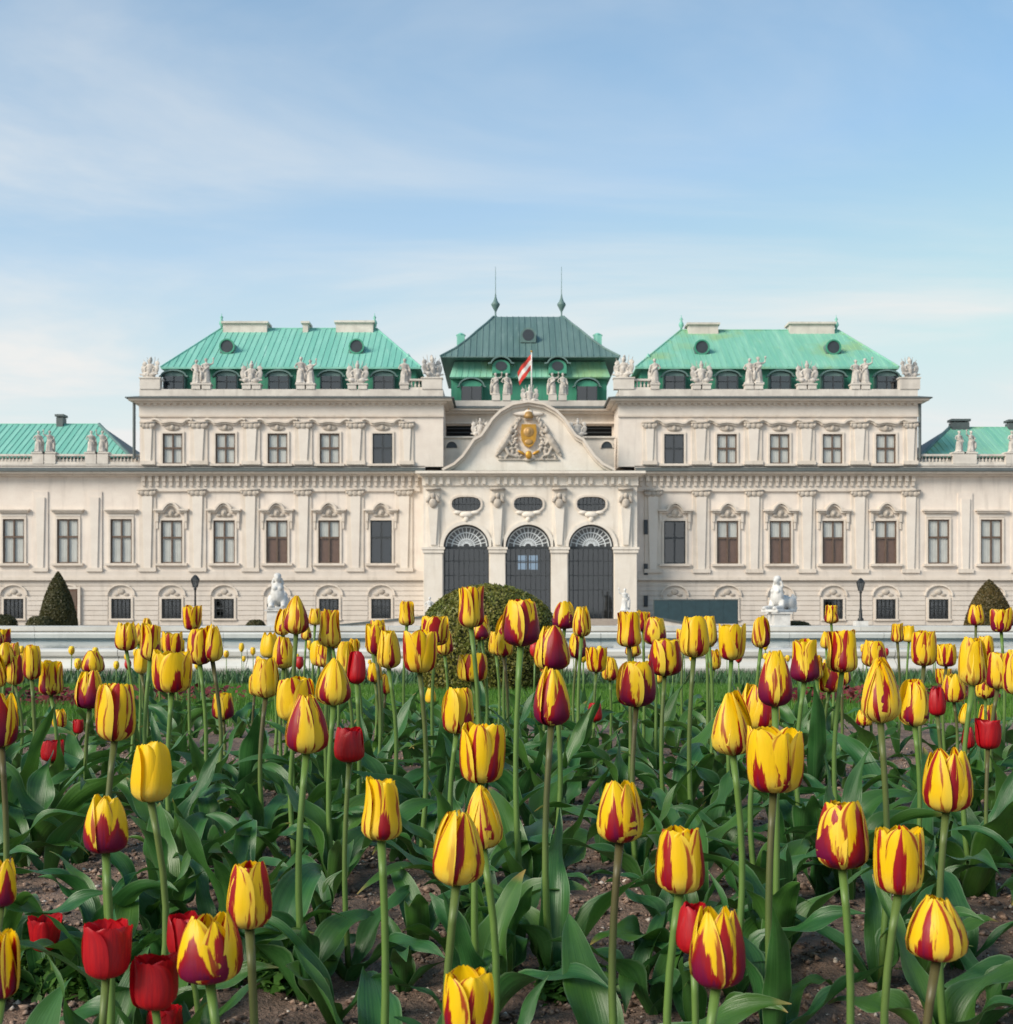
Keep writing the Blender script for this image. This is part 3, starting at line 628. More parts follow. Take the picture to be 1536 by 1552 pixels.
while x < cxm+sk[1][0]-.4:
    MB().tube([(x, 6.8, sk[1][2]+.02), (cxm+(x-cxm)*.96, 7.9, sk[2][2]+.02)], .035, 4).build('seam', M['copper_moss'], rs); x += .55
box('attic_band', M['dormer'], palace, cxm-hwid(690, 914, 8), cxm+hwid(690, 914, 8), 8.0, 21, Z(548, 8)-.1, Z(540, 8))
prof = [(665, 937, 6.2, 541.5), (665, 937, 6.2, 540), (688, 914, 7.6, 528), (708, 895, 9.0, 514), (725, 879, 10.6, 500), (738, 864, 12.2, 489), (748, 854, 13.9, 480)]
lv = [(hwid(a, b, y), ycm-y, Z(pz, y)) for a, b, y, pz in prof]
cr = ring_roof('roof', lv, M['copper_dark'], cxm, ycm)
x = cxm-lv[1][0]+.4
while x < cxm+lv[1][0]-.3:
    pts = []
    for hx, hy, z in lv[1:]:
        if abs(x-cxm) <= hx: pts.append((x, ycm-hy-.02, z+.02))
        else:
            i = len(pts); h0, y0, z0 = lv[i]; f = (h0-abs(x-cxm))/(h0-hx); pts.append((x, ycm-(y0+(hy-y0)*f)-.02, z0+(z-z0)*f+.02)); break
    if len(pts) > 1: MB().tube(pts, .04, 4).build('seam', M['copper_dark'], cr)
    x += .55
for sg in (-1, 1):
    MB().tube([(cxm+sg*hx, ycm-hy, z+.03) for hx, hy, z in lv[1:]], .10, 6).build('ridge_roll', M['copper_dark'], cr)
    vx = cxm + sg*hwid(751, 851, 14.5)
    f = MB(); f.lathe([(.30, -.15), (.20, .1), (.07, .3), (.08, .6), (.20, .85), (.40, 1.22), (.42, 1.34), (.22, 1.6), (.10, 1.95), (.035, 2.4), (.02, 4.9)], (vx, 14.5, lv[-1][2]), 10); f.build('finial', M['copper_dark'], cr, True)
    f = MB(); f.box(cxm+sg*hwid(697, 907, 9)-.35, cxm+sg*hwid(697, 907, 9)+.35, 10, 11, Z(524, 9), Z(508, 10)); f.lathe([(.42, 0), (.46, .12), (.14, .3)], (cxm+sg*hwid(697, 907, 9), 10.5, Z(508, 10)), 8); f.build('side_dormer', M['copper'], cr)
MB().box(cxm-1.0, cxm+.9, ycm-.5, ycm+.4, lv[-1][2]-.9, lv[-1][2]-.05).build('ridge_hatch', M['copper_dark'], cr)
oy, oz = 8.3, Z(507, 8.5); cx = X(801, oy)
d = MB(); d.prism([(cx-.7, oz-.75), (cx+.7, oz-.75)] + arc(cx, oz-.1, .7, .7, 0, 180, 12), oy, oy+2.4); dd = d.build('roof_dormer', M['copper_dark'], palace)
MB().lathe([(.52, 0), (.52, .03)], (0, 0, 0), 14).build('round_pane', M['dormer'], dd).matrix_local = Matrix.Translation((cx, oy-.001, oz-.08)) @ Matrix.Rotation(R(90), 4, 'X')
for q in (760, 845):
    cx = X(q, 7.2); oz = Z(553, 7.2)
    d = MB(); d.prism([(cx-.8, oz-.9), (cx+.8, oz-.9)] + arc(cx, oz-.3, .8, .62, 0, 180, 10), 6.4, 8.2); dd = d.build('roof_dormer', M['copper_wall'], palace)
    MB().prism(arc(cx, oz-.25, .52, .42, 0, 360, 14)[:-1], 6.36, 6.399).build('round_pane', M['dormer'], dd); MB().ribbon([(cx-1.15, oz-.1)] + arc(cx, oz-.25, .9, .75, 165, 15, 10) + [(cx+1.15, oz-.1)], .12, 6.1, 6.9).build('dormer_hood', M['copper_dark'], dd)

# portal block
YP = -3.0
def XP(px): return X(px, YP)
def ZP(py): return Z(py, YP)
px0, px1 = XP(642), XP(966)
zp0, zp1 = 0.0, ZP(719)
arches = [707, 801, 896.5]; ahw = XP(742)-XP(707.5); zspr = ZP(829); zat = ZP(795); zsill = ZP(928)
edges = [px0, (XP(707)+XP(801))/2, (XP(801)+XP(896.5))/2, px1]
zmid = ZP(783); pm = MB()
for i, a in enumerate(arches):
    cx = XP(a); e0, e1 = edges[i], edges[i+1]
    pm.quad((e0,YP,0),(cx-ahw,YP,0),(cx-ahw,YP,zspr),(e0,YP,zspr)); pm.quad((cx+ahw,YP,0),(e1,YP,0),(e1,YP,zspr),(cx+ahw,YP,zspr))
    A = arc(cx, zspr, ahw, zat-zspr, 180, 0, 24)
    A = [(e0, zspr)] + A + [(e1, zspr)]
    for k in range(len(A)-1):
        (xa_, za_), (xb_, zb_) = A[k], A[k+1]
        if abs(xa_-xb_) < 1e-6: continue
        pm.quad((xa_,YP,za_),(xb_,YP,zb_),(xb_,YP,zmid),(xa_,YP,zmid))
        if 0 < k < len(A)-2: pm.quad((xa_,YP,za_),(xa_,YP+.9,za_),(xb_,YP+.9,zb_),(xb_,YP,zb_))
    for s_ in (-1, 1): pm.quad((cx+s_*ahw,YP,0),(cx+s_*ahw,YP+.9,0),(cx+s_*ahw,YP+.9,zspr),(cx+s_*ahw,YP,zspr))
    oc = (cx, ZP(764)); orx, orz = XP(729)-XP(707), ZP(753)-ZP(764)
    def cur(t, oc=oc, orx=orx, orz=orz):
        if t is None: return oc
        c, s = math.cos(t), math.sin(t); k = (abs(c/orx)**2.8 + abs(s/orz)**2.8) ** (-1/2.8); return (oc[0]+c*k, oc[1]+s*k)
    hole_ring(pm, e0, e1, zmid, ZP(740), cur, YP, .5)
    pm.quad((e0,YP,ZP(740)),(e1,YP,ZP(740)),(e1,YP,zp1),(e0,YP,zp1))
    ov = [cur(2*math.pi*k/28) for k in range(28)]
    w = MB().ribbon(ov, -.16, YP-.14, YP+.02, True).build('oval_window', M['trim'], palace)
    MB().prism([(p[0], p[1]) for p in ov], YP+.30, YP+.32).build('pane', M['glass_dark'], w)
    MB().prism([(p[0], p[1]) for p in ov], YP+.44, YP+.46).build('blind', M['frame'], w)
    m3 = MB()
    for k in range(-3, 4): m3.box(oc[0]+k*.32-.025, oc[0]+k*.32+.025, YP+.22, YP+.28, oc[1]-orz*.93, oc[1]+orz*.93)
    m3.box(oc[0]-orx*.97, oc[0]+orx*.97, YP+.20, YP+.219, oc[1]-.03, oc[1]+.03); m3.build('lattice', M['frame_dark'], w)
    m3 = MB(); m3.ell((oc[0], YP-.12, oc[1]-orz-.28), (.55, .2, .26)); m3.ell((oc[0]-.7, YP-.08, oc[1]-orz-.1), (.35, .14, .16)); m3.ell((oc[0]+.7, YP-.08, oc[1]-orz-.1), (.35, .14, .16)); m3.ell((oc[0], YP-.1, oc[1]-orz-.62), (.22, .18, .3)); m3.build('cartouche', M['trim_light'], w, True)
    # glazed arched gate
    g = MB().ribbon([(cx-ahw, 0.4), (cx-ahw, zspr)] + arc(cx, zspr, ahw, zat-zspr, 180, 0, 24)[1:-1] + [(cx+ahw, zspr), (cx+ahw, 0.4)], -.11, YP+.45, YP+.62).build('arched_gate', M['frame_dark'], palace)
    MB().ribbon([(cx-ahw, zspr)] + arc(cx, zspr, ahw, zat-zspr, 180, 0, 24)[1:-1] + [(cx+ahw, zspr)], .30, YP-.16, YP+.02).build('archivolt', M['trim_light'], g)
    m3 = MB(); 
    for k in range(1, 9): m3.box(cx-ahw+2*ahw*k/9-.03, cx-ahw+2*ahw*k/9+.03, YP+.46, YP+.54, .4, zspr-.1)
    for zz in (ZP(850), ZP(872), ZP(894)): m3.box(cx-ahw+.1, cx+ahw-.1, YP+.47, YP+.53, zz-.03, zz+.03)
    m3.box(cx-ahw+.1, cx+ahw-.1, YP+.42, YP+.56, zspr-.14, zspr+.06); m3.build('glazing_bars', M['frame_dark'], g)
    box('pane', M['glass_dark'], g, cx-ahw+.05, cx+ahw-.05, YP+.58, YP+.60, .4, zspr-.1)
    fan = [(cx-ahw+.1, zspr+.06)] + arc(cx, zspr+.06, ahw-.1, zat-zspr-.14, 180, 0, 20)[1:-1] + [(cx+ahw-.1, zspr+.06)]
    MB().prism(fan[::-1], YP+.58, YP+.60).build('fanlight_pane', M['glass'], g)
    MB().prism([(cx+(q[0]-cx)*.99, zspr+.06+(q[1]-zspr-.06)*.99) for q in fan[::-1]], YP+.74, YP+.76).build('fanlight_screen', M['grey_blind'], g)
    m3 = MB()
    for q in (.40, .70, .97): m3.ribbon(arc(cx, zspr+.06, (ahw-.1)*q, (zat-zspr-.14)*q, 180, 0, 20), -.09, YP+.47, YP+.55)
    for k in range(1, 14):
        a = math.pi*k/14; c_, s_ = math.cos(a), math.sin(a); r0_, r1_ = .14, .96
        dx_, dz_ = -s_*.035, c_*.035; A1 = (ahw-.1); A2 = zat-zspr-.14
        m3.add([(cx+A1*r0_*c_-dx_, YP+.46, zspr+.06+A2*r0_*s_-dz_), (cx+A1*r1_*c_-dx_, YP+.46, zspr+.06+A2*r1_*s_-dz_), (cx+A1*r1_*c_+dx_, YP+.46, zspr+.06+A2*r1_*s_+dz_), (cx+A1*r0_*c_+dx_, YP+.46, zspr+.06+A2*r0_*s_+dz_)], [(0,1,2,3)])
    m3.build('fanlight_grille', M['grille'], g)
    if a is not None and i == 1:   # glowing panes in the middle gate, standing in for sky beyond the palace
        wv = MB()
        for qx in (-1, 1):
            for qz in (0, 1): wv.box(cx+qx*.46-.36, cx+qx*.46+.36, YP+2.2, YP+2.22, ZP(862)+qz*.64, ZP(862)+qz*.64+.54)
    box('room_shade_sheet', M['dark'], palace, e0+.05, e1-.05, YP+2.4, YP+2.5, 0, zp1-.1)
pm.quad((px0, YP, 0), (px0, YP, zp1), (px0-.0, 0.0, zp1), (px0-.0, 0.0, 0)); pm.quad((px1, YP, 0), (px1, 0.0, 0), (px1, 0.0, zp1), (px1, YP, zp1))
pm.build('portal_wall', M['trim_light'], palace)
t = NT('sky_glow'); em = t.n.new('ShaderNodeEmission'); em.inputs['Color'].default_value = (.72, .86, .95, 1); em.inputs['Strength'].default_value = .9; t.lk(em.outputs[0], t.out.inputs[0])  # emission replaces the sky brightness seen through the building
wv.build('sky_glow_panes', t.m, palace)
# piers: strips, imposts, bases and consoles
for a, b in ((643, 671), (743, 766), (836, 860), (932, 965)):
    xa, xb = XP(a), XP(b)
    p = box('pier', M['trim_light'], palace, xa, xb, YP-.22, YP+.02, 0.5, ZP(838))
    mb = MB(); mb.box(xa-.12, xb+.12, YP-.34, YP+.02, ZP(838)+.002, ZP(833)); mb.box(xa-.2, xb+.2, YP-.42, YP+.02, ZP(833)+.002, ZP(829.5)); mb.build('impost', M['trim_light'], p)
    box('pier_base', M['trim_light'], p, xa-.12, xb+.12, YP-.36, YP+.02, 0, .499)
    m = (xa+xb)/2; hw = min(.5, (xb-xa)/2-.1)
    mb = MB(); mb.box(m-hw, m+hw, YP-.16, YP+.02, ZP(829), ZP(741)); mb.add([(m-hw*.45, YP-.3, ZP(826)), (m+hw*.45, YP-.3, ZP(826)), (m+hw*.8, YP-.34, ZP(768)), (m-hw*.8, YP-.34, ZP(768)), (m-hw*.45, YP-.15, ZP(826)), (m+hw*.45, YP-.15, ZP(826)), (m+hw*.8, YP-.15, ZP(768)), (m-hw*.8, YP-.15, ZP(768))], [(0,1,2,3),(0,4,5,1),(1,5,6,2),(2,6,7,3),(3,7,4,0)]); mb.build('herm_shaft', M['trim_light'], p)
    mb = MB(); mb.ell((m, YP-.34, ZP(763)), (.34, .24, .42)); mb.ell((m, YP-.40, ZP(752)), (.2, .2, .26)); mb.ell((m-.36, YP-.32, ZP(756)), (.18, .18, .38), (0, .5, 0)); mb.ell((m+.36, YP-.32, ZP(756)), (.18, .18, .38), (0, -.5, 0)); mb.box(m-hw-.1, m+hw+.1, YP-.5, YP+.0, ZP(743), ZP(740)); mb.build('herm_bust', M['relief'], p, True)
box('portal_frieze', M['trim_light'], palace, px0-.1, px1+.1, YP-.16, YP+.02, ZP(736), ZP(722))
mb = MB(); n = 30
for i in range(n):
    cx = px0+(px1-px0)*(i+.5)/n
    if i % 5 != 4: mb.box(cx-.13, cx+.13, YP-.36, YP-.161, ZP(734), ZP(723))
tag(mb.build('bracket_row', M['trim_light'], palace), kind='stuff')
mb = MB(); mb.box(px0-.25, px1+.25, YP-.5, .1, ZP(722)+.002, ZP(719)); mb.box(px0-.6, px1+.6, YP-.95, .1, ZP(719)+.002, ZP(715)); mb.build('cornice', M['trim_light'], palace)
mb = MB(); mb.add([(px0-.62, YP-.97, ZP(715)+.004), (px1+.62, YP-.97, ZP(715)+.004), (px1+.1, -.3, ZP(709)), (px0-.1, -.3, ZP(709)), (px0-.62, .1, ZP(715)+.004), (px1+.62, .1, ZP(715)+.004)], [(0,1,2,3), (1,5,2), (4,0,3)]); mb.build('cornice_flashing', M['copper_dark'], palace)
# gable
gl = [(672, 715), (690, 706), (703, 694), (713, 680), (720, 669), (731, 663), (739, 652), (748, 638), (760, 626), (778, 616), (801, 612)]
gp = [(XP(a), ZP(b)) for a, b in gl] + [(2*XP(801)-XP(a), ZP(b)) for a, b in gl[-2::-1]]
gab = MB().prism(gp[::-1], YP-.25, YP+.55).build('gable', M['trim_light'], palace)
mb = MB(); mb.ribbon(gp, .20, YP-.85, YP+.7); mb.ribbon([(a, b-.22) for a, b in gp], .22, YP-.6, YP-.24); mb.build('gable_moulding', M['trim'], gab)
c0 = XP(801.5); zc = ZP(662)
sh = [(c0-.58, zc+.95), (c0-.66, zc+.3), (c0-.57, zc-.35), (c0-.32, zc-.78), (c0, zc-.95)]
sh = sh + [(2*c0-a, b) for a, b in sh[-2::-1]]
crest = MB().prism(sh[::1][::-1] if False else sh, YP-.62, YP-.25).build('crest_shield', M['gold'], gab)
mb = MB()
mb.ell((c0, YP-.60, zc+.32), (.46, .10, .42)); mb.ell((c0, YP-.66, zc+.35), (.2, .1, .26))
mb.ell((c0, YP-.64, zc-.5), (.35, .07, .22)); mb.build('shield_charge', M['gold_brown'], gab, True)
mb = MB(); crr = random.Random(3)
for sg in (-1, 1):
    for k in range(15):            # scrolled frame round the shield
        a = R(-80+160*k/14); mb.ell((c0+sg*(.62+.42*math.cos(a)+.12*(k % 2)), YP-.42, zc+.05+1.4*math.sin(a)), (.20, .16, .11), (0, sg*(a+.6), 0), 8, 6)
    for k in range(8):             # drapery beside it
        f = k/7; mb.ell((c0+sg*(1.25+.25*math.sin(k*2.2)), YP-.36, zc+.9-2.2*f), (.26, .14, .15), (0, sg*(.5+k), 0), 8, 6)
    mb.tube([(c0+sg*1.5, YP-.4, zc+.25), (c0+sg*1.9, YP-.45, zc-.5), (c0+sg*2.5, YP-.4, zc-1.35)], [.16, .32, .2]); mb.ell((c0+sg*1.42, YP-.5, zc+.42), (.22, .22, .26)); mb.tube([(c0+sg*1.75, YP-.5, zc-.2), (c0+sg*1.35, YP-.55, zc-.75), (c0+sg*1.1, YP-.5, zc-.5)], [.13, .1, .08])
    mb.tube([(c0+sg*1.9, YP-.4, zc-.9), (c0+sg*1.6, YP-.5, zc-1.5), (c0+sg*1.1, YP-.4, zc-1.65)], [.17, .13, .1]); mb.tube([(c0+sg*2.3, YP-.4, zc-1.2), (c0+sg*2.7, YP-.4, zc-1.65)], [.15, .1])
    for k in range(6): mb.ell((c0+sg*crr.uniform(.5, 2.6), YP-.36, zc-1.75+crr.uniform(-.1, .25)), (.24, .14, .1), (0, crr.uniform(-1, 1), 0), 8, 6)
mb.ell((c0, YP-.38, zc-1.9), (.4, .2, .2)); mb.ell((c0, YP-.42, zc+1.4), (.42, .2, .14)); mb.box(c0-2.5, c0+2.5, YP-.38, YP-.25, zc-1.98, zc-1.82)
link('crest_relief', remeshed(mb, .05, 'crest_relief'), M['relief'], gab)
mb = MB(); mb.lathe([(.32, 0), (.42, .25), (.36, .3), (.3, .5), (.08, .62), (.1, .75), (.02, .85)], (c0, YP-.5, zc+1.42), 10); mb.build('crest_crown', M['gold_brown'], gab, True)
mb = MB(); mb.ell((c0, YP-.62, zc-1.55), (.28, .14, .34)); mb.ell((c0-.6, YP-.56, zc-1.35), (.34, .1, .12), (0, .5, 0)); mb.ell((c0+.6, YP-.56, zc-1.35), (.34, .1, .12), (0, -.5, 0)); mb.build('crest_pendant', M['gold'], gab, True)
mb = MB(); mb.ell((c0, YP-.4, ZP(628)), (1.3, .15, .22)); mb.ell((c0, YP-.45, ZP(627)), (.4, .2, .3)); mb.build('crest_ribbon', M['panel'], gab, True)
# steps before the portal and slit windows beside it
for k in range(4): box('step', M['step'], palace, px0-.4, px1+.4, YP-1.9+k*.38, YP-.37, k*.14, (k+1)*.14-.002)
for py in (799, 863, 911):
    h = 11 if py < 820 else 8.5
    w = box('slit_window', M['frame_dark'], palace, X(976), X(982), -.16, .02, Z(py+h), Z(py-h)); box('pane', M['dormer'], w, X(977), X(981), -.175, -.161, Z(py+h-1.5), Z(py-h+1.5))
dr = box('side_door', M['blind'], palace, X(92), X(119), -.20, .02, .02, Z(893))
mb = MB(); mb.box(X(92)-.22, X(92)-.002, -.26, .02, 0, Z(893)+.2); mb.box(X(119)+.002, X(119)+.22, -.26, .02, 0, Z(893)+.2); mb.box(X(92), X(119), -.26, .02, Z(893)+.002, Z(893)+.2); mb.build('door_frame', M['trim'], dr)
for a_, b_ in ((94, 104.5), (106.5, 117)):
    for c_, d_ in ((.3, 1.4), (1.6, Z(893)-.2)): box('door_panel', M['frame'], dr, X(a_), X(b_), -.225, -.201, c_, d_)
MB().box(px0-.02, px0+.18, -.2, .02, .2, 4.0).build('corner_strip', M['trim'], palace)

# ------------------------------------------------------------------ statues
def figure(arm=0, cloak=1):
    mb = MB()
    mb.lathe([(.34, 0), (.36, .06), (.30, .12), (.28, .35), (.26, .6), (.25, .85), (.23, 1.0)], (0, 0, 0), 10)
    for k in range(7):
        a = 2*math.pi*k/7+.3; mb.tube([(.27*math.cos(a), .24*math.sin(a), .08), (.22*math.cos(a+.2), .19*math.sin(a+.2), .95)], [.09, .05], 6)
    mb.ell((.02, 0, 1.02), (.25, .19, .22)); mb.ell((0, 0, 1.32), (.24, .17, .32)); mb.ell((0, -.02, 1.48), (.29, .16, .14))
    mb.tube([(0, 0, 1.5), (.02, -.02, 1.72)], [.09, .075], 8); mb.ell((.03, -.03, 1.83), (.115, .13, .155)); mb.ell((.03, .03, 1.87), (.14, .14, .13))
    if arm == 0:
        mb.tube([(-.27, 0, 1.5), (-.44, -.05, 1.22), (-.25, -.18, 1.08)], [.085, .07, .055]); mb.tube([(.27, 0, 1.5), (.40, .02, 1.2), (.45, -.1, .92)], [.085, .07, .055])
    else:
        mb.tube([(-.27, 0, 1.5), (-.50, -.05, 1.62), (-.52, -.1, 1.92)], [.085, .07, .05]); mb.ell((-.52, -.1, 1.97), (.08, .08, .1)); mb.tube([(.27, 0, 1.5), (.42, -.08, 1.25), (.22, -.22, 1.15)], [.085, .07, .055]); mb.ell((.40, -.05, .62), (.12, .25, .42))
    if cloak: mb.tube([(.25, .12, 1.5), (.36, .2, .9), (.30, .18, .1)], [.12, .18, .22]); mb.tube([(-.2, -.12, 1.35), (.2, -.2, 1.0), (.3, -.1, .7)], [.08, .09, .07])
    mb.box(-.36, .36, -.3, .3, -.02, .09)
    return remeshed(mb, .035, 'figure')
def trophy():
    mb = MB(); mb.box(-.5, .5, -.3, .3, -.02, .1)
    mb.ell((0, 0, .85), (.34, .24, .45)); mb.ell((0, 0, 1.1), (.42, .22, .2)); mb.ell((0, 0, .4), (.44, .28, .35))
    mb.ell((0, -.02, 1.52), (.19, .22, .22)); mb.tube([(0, -.12, 1.72), (0, .08, 1.86), (0, .3, 1.62)], [.05, .11, .07]); mb.ell((0, -.1, 1.36), (.13, .12, .12))
    for sg in (-1, 1):
        mb.ell((sg*.62, -.05, .7), (.30, .10, .48), (0, sg*.35, 0)); mb.tube([(sg*.15, .1, .4), (sg*.62, .1, 1.35), (sg*.8, .1, 1.75)], [.04, .04, .03]); mb.tube([(sg*.12, .1, .4), (sg*.35, .14, 1.5), (sg*.42, .14, 1.95)], [.03, .04, .03])
        mb.ell((sg*.66, .1, 1.3), (.26, .07, .22), (0, sg*.6, 0)); mb.tube([(sg*.34, -.02, 1.1), (sg*.52, -.12, .85), (sg*.40, -.25, .6)], [.12, .10, .07]); mb.ell((sg*.45, -.22, .25), (.28, .2, .2)); mb.tube([(sg*.05, -.25, .2), (sg*.95, -.25, .3)], .09)
    mb.ell((0, -.25, .55), (.2, .1, .28))
    return remeshed(mb, .04, 'trophy')
def sphinx():
    mb = MB(); mb.box(-.55, .55, -1.0, 1.0, -.02, .12)
    mb.ell((0, .45, .55), (.42, .72, .40)); mb.ell((-.36, .75, .45), (.24, .42, .40)); mb.ell((.36, .75, .45), (.24, .42, .40))
    for sg in (-1, 1): mb.tube([(sg*.30, -.12, .62), (sg*.33, -.3, .25), (sg*.33, -.85, .2)], [.2, .16, .13]); mb.ell((sg*.33, -.92, .2), (.15, .18, .12)); mb.ell((sg*.42, .9, .2), (.15, .3, .13))
    mb.ell((0, -.18, .85), (.40, .32, .48)); mb.ell((0, -.20, 1.18), (.36, .24, .30)); mb.ell((-.15, -.40, 1.15), (.14, .12, .13)); mb.ell((.15, -.40, 1.15), (.14, .12, .13))
    mb.tube([(0, -.2, 1.3), (0, -.24, 1.58)], [.13, .11]); mb.ell((0, -.28, 1.74), (.16, .185, .22)); mb.ell((0, -.18, 1.84), (.22, .22, .17)); mb.ell((0, -.08, 1.68), (.20, .16, .22)); mb.ell((0, -.46, 1.72), (.03, .04, .05))
    mb.tube([(-.2, -.1, 1.7), (-.3, -.1, 1.4), (-.22, -.25, 1.2)], [.07, .07, .05]); mb.tube([(.2, -.1, 1.7), (.3, -.1, 1.4), (.22, -.25, 1.2)], [.07, .07, .05])
    mb.tube([(.3, 1.1, .5), (.5, 1.0, .8), (.35, .8, .95)], [.06, .06, .08])
    return remeshed(mb, .04, 'sphinx')
FIG_A, FIG_B, TRO, SPH = figure(0), figure(1), trophy(), sphinx()
for m_ in (FIG_A, FIG_B, TRO): m_.materials.append(M['statue'])
SPH.materials.append(M['marble'])
def put_statue(name, me, px, y, z, sc, label, group, cat='statue', rz=0.0, d0=PD, mirror=1):
    o = link(name, me); o.location = (X(px, y)+BCX, d0+y, z+.02*sc); o.scale = (sc*mirror, sc, sc); o.rotation_euler = (0, 0, rz); return tag(o, label, cat, group)
zp_, zb_ = Z(581.5), Z(572)
RL, RR_ = 'the three-chimney roof', 'the two-chimney roof'
k = 0
for a, b, rf, pos in ((297.5, 313, RL, 'nearer the outer corner'), (456, 471, RL, 'nearer the central gable'), (1136, 1150, RR_, 'nearer the central gable'), (1297, 1312, RR_, 'nearer the outer corner')):
    for q in (a, b):
        fig = k % 2
        put_statue('parapet_statue', (FIG_A, FIG_B)[fig], q, .2, zp_, 1.03+.06*((k*7) % 3), ('hand-on-hip', 'raised-arm')[fig]+' stone figure of the pair '+pos+' below '+rf, 'paired figures on the parapet', rz=(-.4, .3, .1, -.2)[k % 4], mirror=1 if q == a else -1); k += 1
for q, rf in ((613, RL), (993, RR_)): put_statue('parapet_statue', FIG_A, q, .2, zp_, 1.08, 'single stone figure standing alone at the inner end of '+rf, 'lone figures on the parapet', mirror=1 if q < 800 else -1)
for q, rf, pos in ((381.5, RL, 'nearer the outer corner'), (542, RL, 'nearer the central gable'), (1063.5, RR_, 'nearer the central gable'), (1223.5, RR_, 'nearer the outer corner')): put_statue('stone_trophy', TRO, q, .2, zp_, 1.02, 'stone armour trophy on twin pedestals '+pos+' below '+rf, 'armour trophies along the parapet', 'sculpture')
for q, rf in ((655, RL), (946, RR_)): put_statue('stone_trophy', TRO, q, .2, zb_, 1.0, 'stone armour trophy on the corner between the central roof and '+rf, 'armour trophies beside the central roof', 'sculpture', rz=.5 if q < 800 else -.5)
for q, rf in ((228, RL), (1379, RR_)): put_statue('stone_trophy', TRO, q, .2, zb_, .92, 'stone armour trophy on the outer parapet corner below '+rf, 'armour trophies on the outer corners', 'sculpture', rz=-.3 if q < 800 else .3)
for q, fig, rf in ((752, 1, RL), (768, 0, RL), (838, 1, RR_), (853, 0, RR_)): put_statue('parapet_statue', (FIG_A, FIG_B)[fig], q, yc+.2, Z(599, yc), 1.0, ('hand-on-hip', 'raised-arm')[fig]+' stone figure above the gable, on the side of '+rf, 'figures above the gable', mirror=1 if fig == 0 else -1)
for q, fig, pos in ((58, 0, 'in the pair under the wing chimney'), (75, 1, 'in the pair under the wing chimney'), (138, 0, 'in the pair by the grey hip'), (155, 1, 'in the pair by the grey hip'), (1454, 0, 'in the pair by the mossy hip'), (1472, 1, 'in the pair by the mossy hip'), (1534, 0, 'below the farther chimney of the mossy wing roof')):
    put_statue('parapet_statue', (FIG_A, FIG_B)[fig], q, .3, zw1+.16, .92, ('hand-on-hip', 'raised-arm')[fig]+' stone figure on the balustrade '+pos, 'figures on the wing balustrades', rz=.3)
for q, rf in ((728, RL), (876, RR_)): put_statue('gable_statue', TRO, q, YP+.1, ZP(662), .80, 'small stone trophy on the gable shoulder towards '+rf, 'trophies on the gable shoulders', 'sculpture')
put_statue('gable_statue', TRO, 803, YP+.1, ZP(611), .80, 'stone trophy crowning the top of the curved gable below the flag', None, 'sculpture')
# pedestal statues in the forecourt
def court_statue(px, d, me, mat, sc, label, group, top, rz=0.0, name='garden_statue'):
    x = (px-768)*d/FOC; zt = EYE-(top-HORIZ)*d/FOC
    r = empty(name, (x, d, 0), 0); tag(r, label, 'statue', group)
    hgt = max(v.co.z for v in me.vertices)*sc; pz = zt-hgt
    mb = MB(); mb.box(-.6*sc, .6*sc, -1.0*sc, 1.0*sc, 0, .18); mb.box(-.44*sc, .44*sc, -.9*sc, .9*sc, .181, pz-.1); mb.box(-.55*sc, .55*sc, -1.0*sc, 1.0*sc, pz-.099, pz); mb.build('pedestal', mat, r)
    o = link('figure', me.copy() if me.users and me.materials[0] != mat else me, None, r); o.data.materials.clear(); o.data.materials.append(mat); o.location = (0, 0, pz+.02); o.scale = (sc, sc, sc); o.rotation_euler = (0, 0, rz); return r
court_statue(421, 84, SPH, M['marble'], 1.15, 'white marble sphinx facing forward on a pedestal by the palace left wing', None, 869, .15)
court_statue(1181, 84, SPH, M['marble'], 1.15, 'white marble sphinx turned aside on a pedestal beyond the teal hoarding', None, 873, -.75)
court_statue(651, 100, FIG_A, M['marble'], .80, 'small white figure on a pedestal at the portal beside the round hedge', None, 905)
court_statue(947, 100, FIG_B, M['marble'], .85, 'small white figure on a pedestal at the portal beside the teal hoarding', None, 891)

# ------------------------------------------------------------------ flag, lamps, hoarding, ramp walls
fx = X(806, 2.0)+BCX; fr = empty('flagpole', (fx, PD+2.0, Z(612, 2))); tag(fr, 'thin white pole with a limp red and white flag above the gable', 'flag')
MB().tube([(0, 0, 0), (0, 0, Z(534, 2)-Z(612, 2))], [.07, .05], 8).build('pole', M['flag_white'], fr, True); MB().ell((0, 0, Z(534, 2)-Z(612, 2)+.08), (.1, .1, .1)).build('pole_ball', M['gold'], fr, True)
ztop = Z(537, 2)-Z(612, 2)
def flag_pt(u, v):   # u along the fly, v across the hoist; the cloth hangs limp
    return (-.06-1.15*u*(1-.15*v), .16*math.sin(u*7+v*2.2), ztop-1.35*v-1.25*u-.25*u*u*(1-v)+.05*math.sin(u*11))
for b, m_ in ((0, 'flag_red'), (1, 'flag_white'), (2, 'flag_red')):
    nu, nv = 14, 4; vs = [flag_pt(i/nu, (b+j/nv)/3) for j in range(nv+1) for i in range(nu+1)]
    MB().add(vs, [(j*(nu+1)+i, j*(nu+1)+i+1, (j+1)*(nu+1)+i+1, (j+1)*(nu+1)+i) for j in range(nv) for i in range(nu)]).build('stripe', M[m_], fr, True)
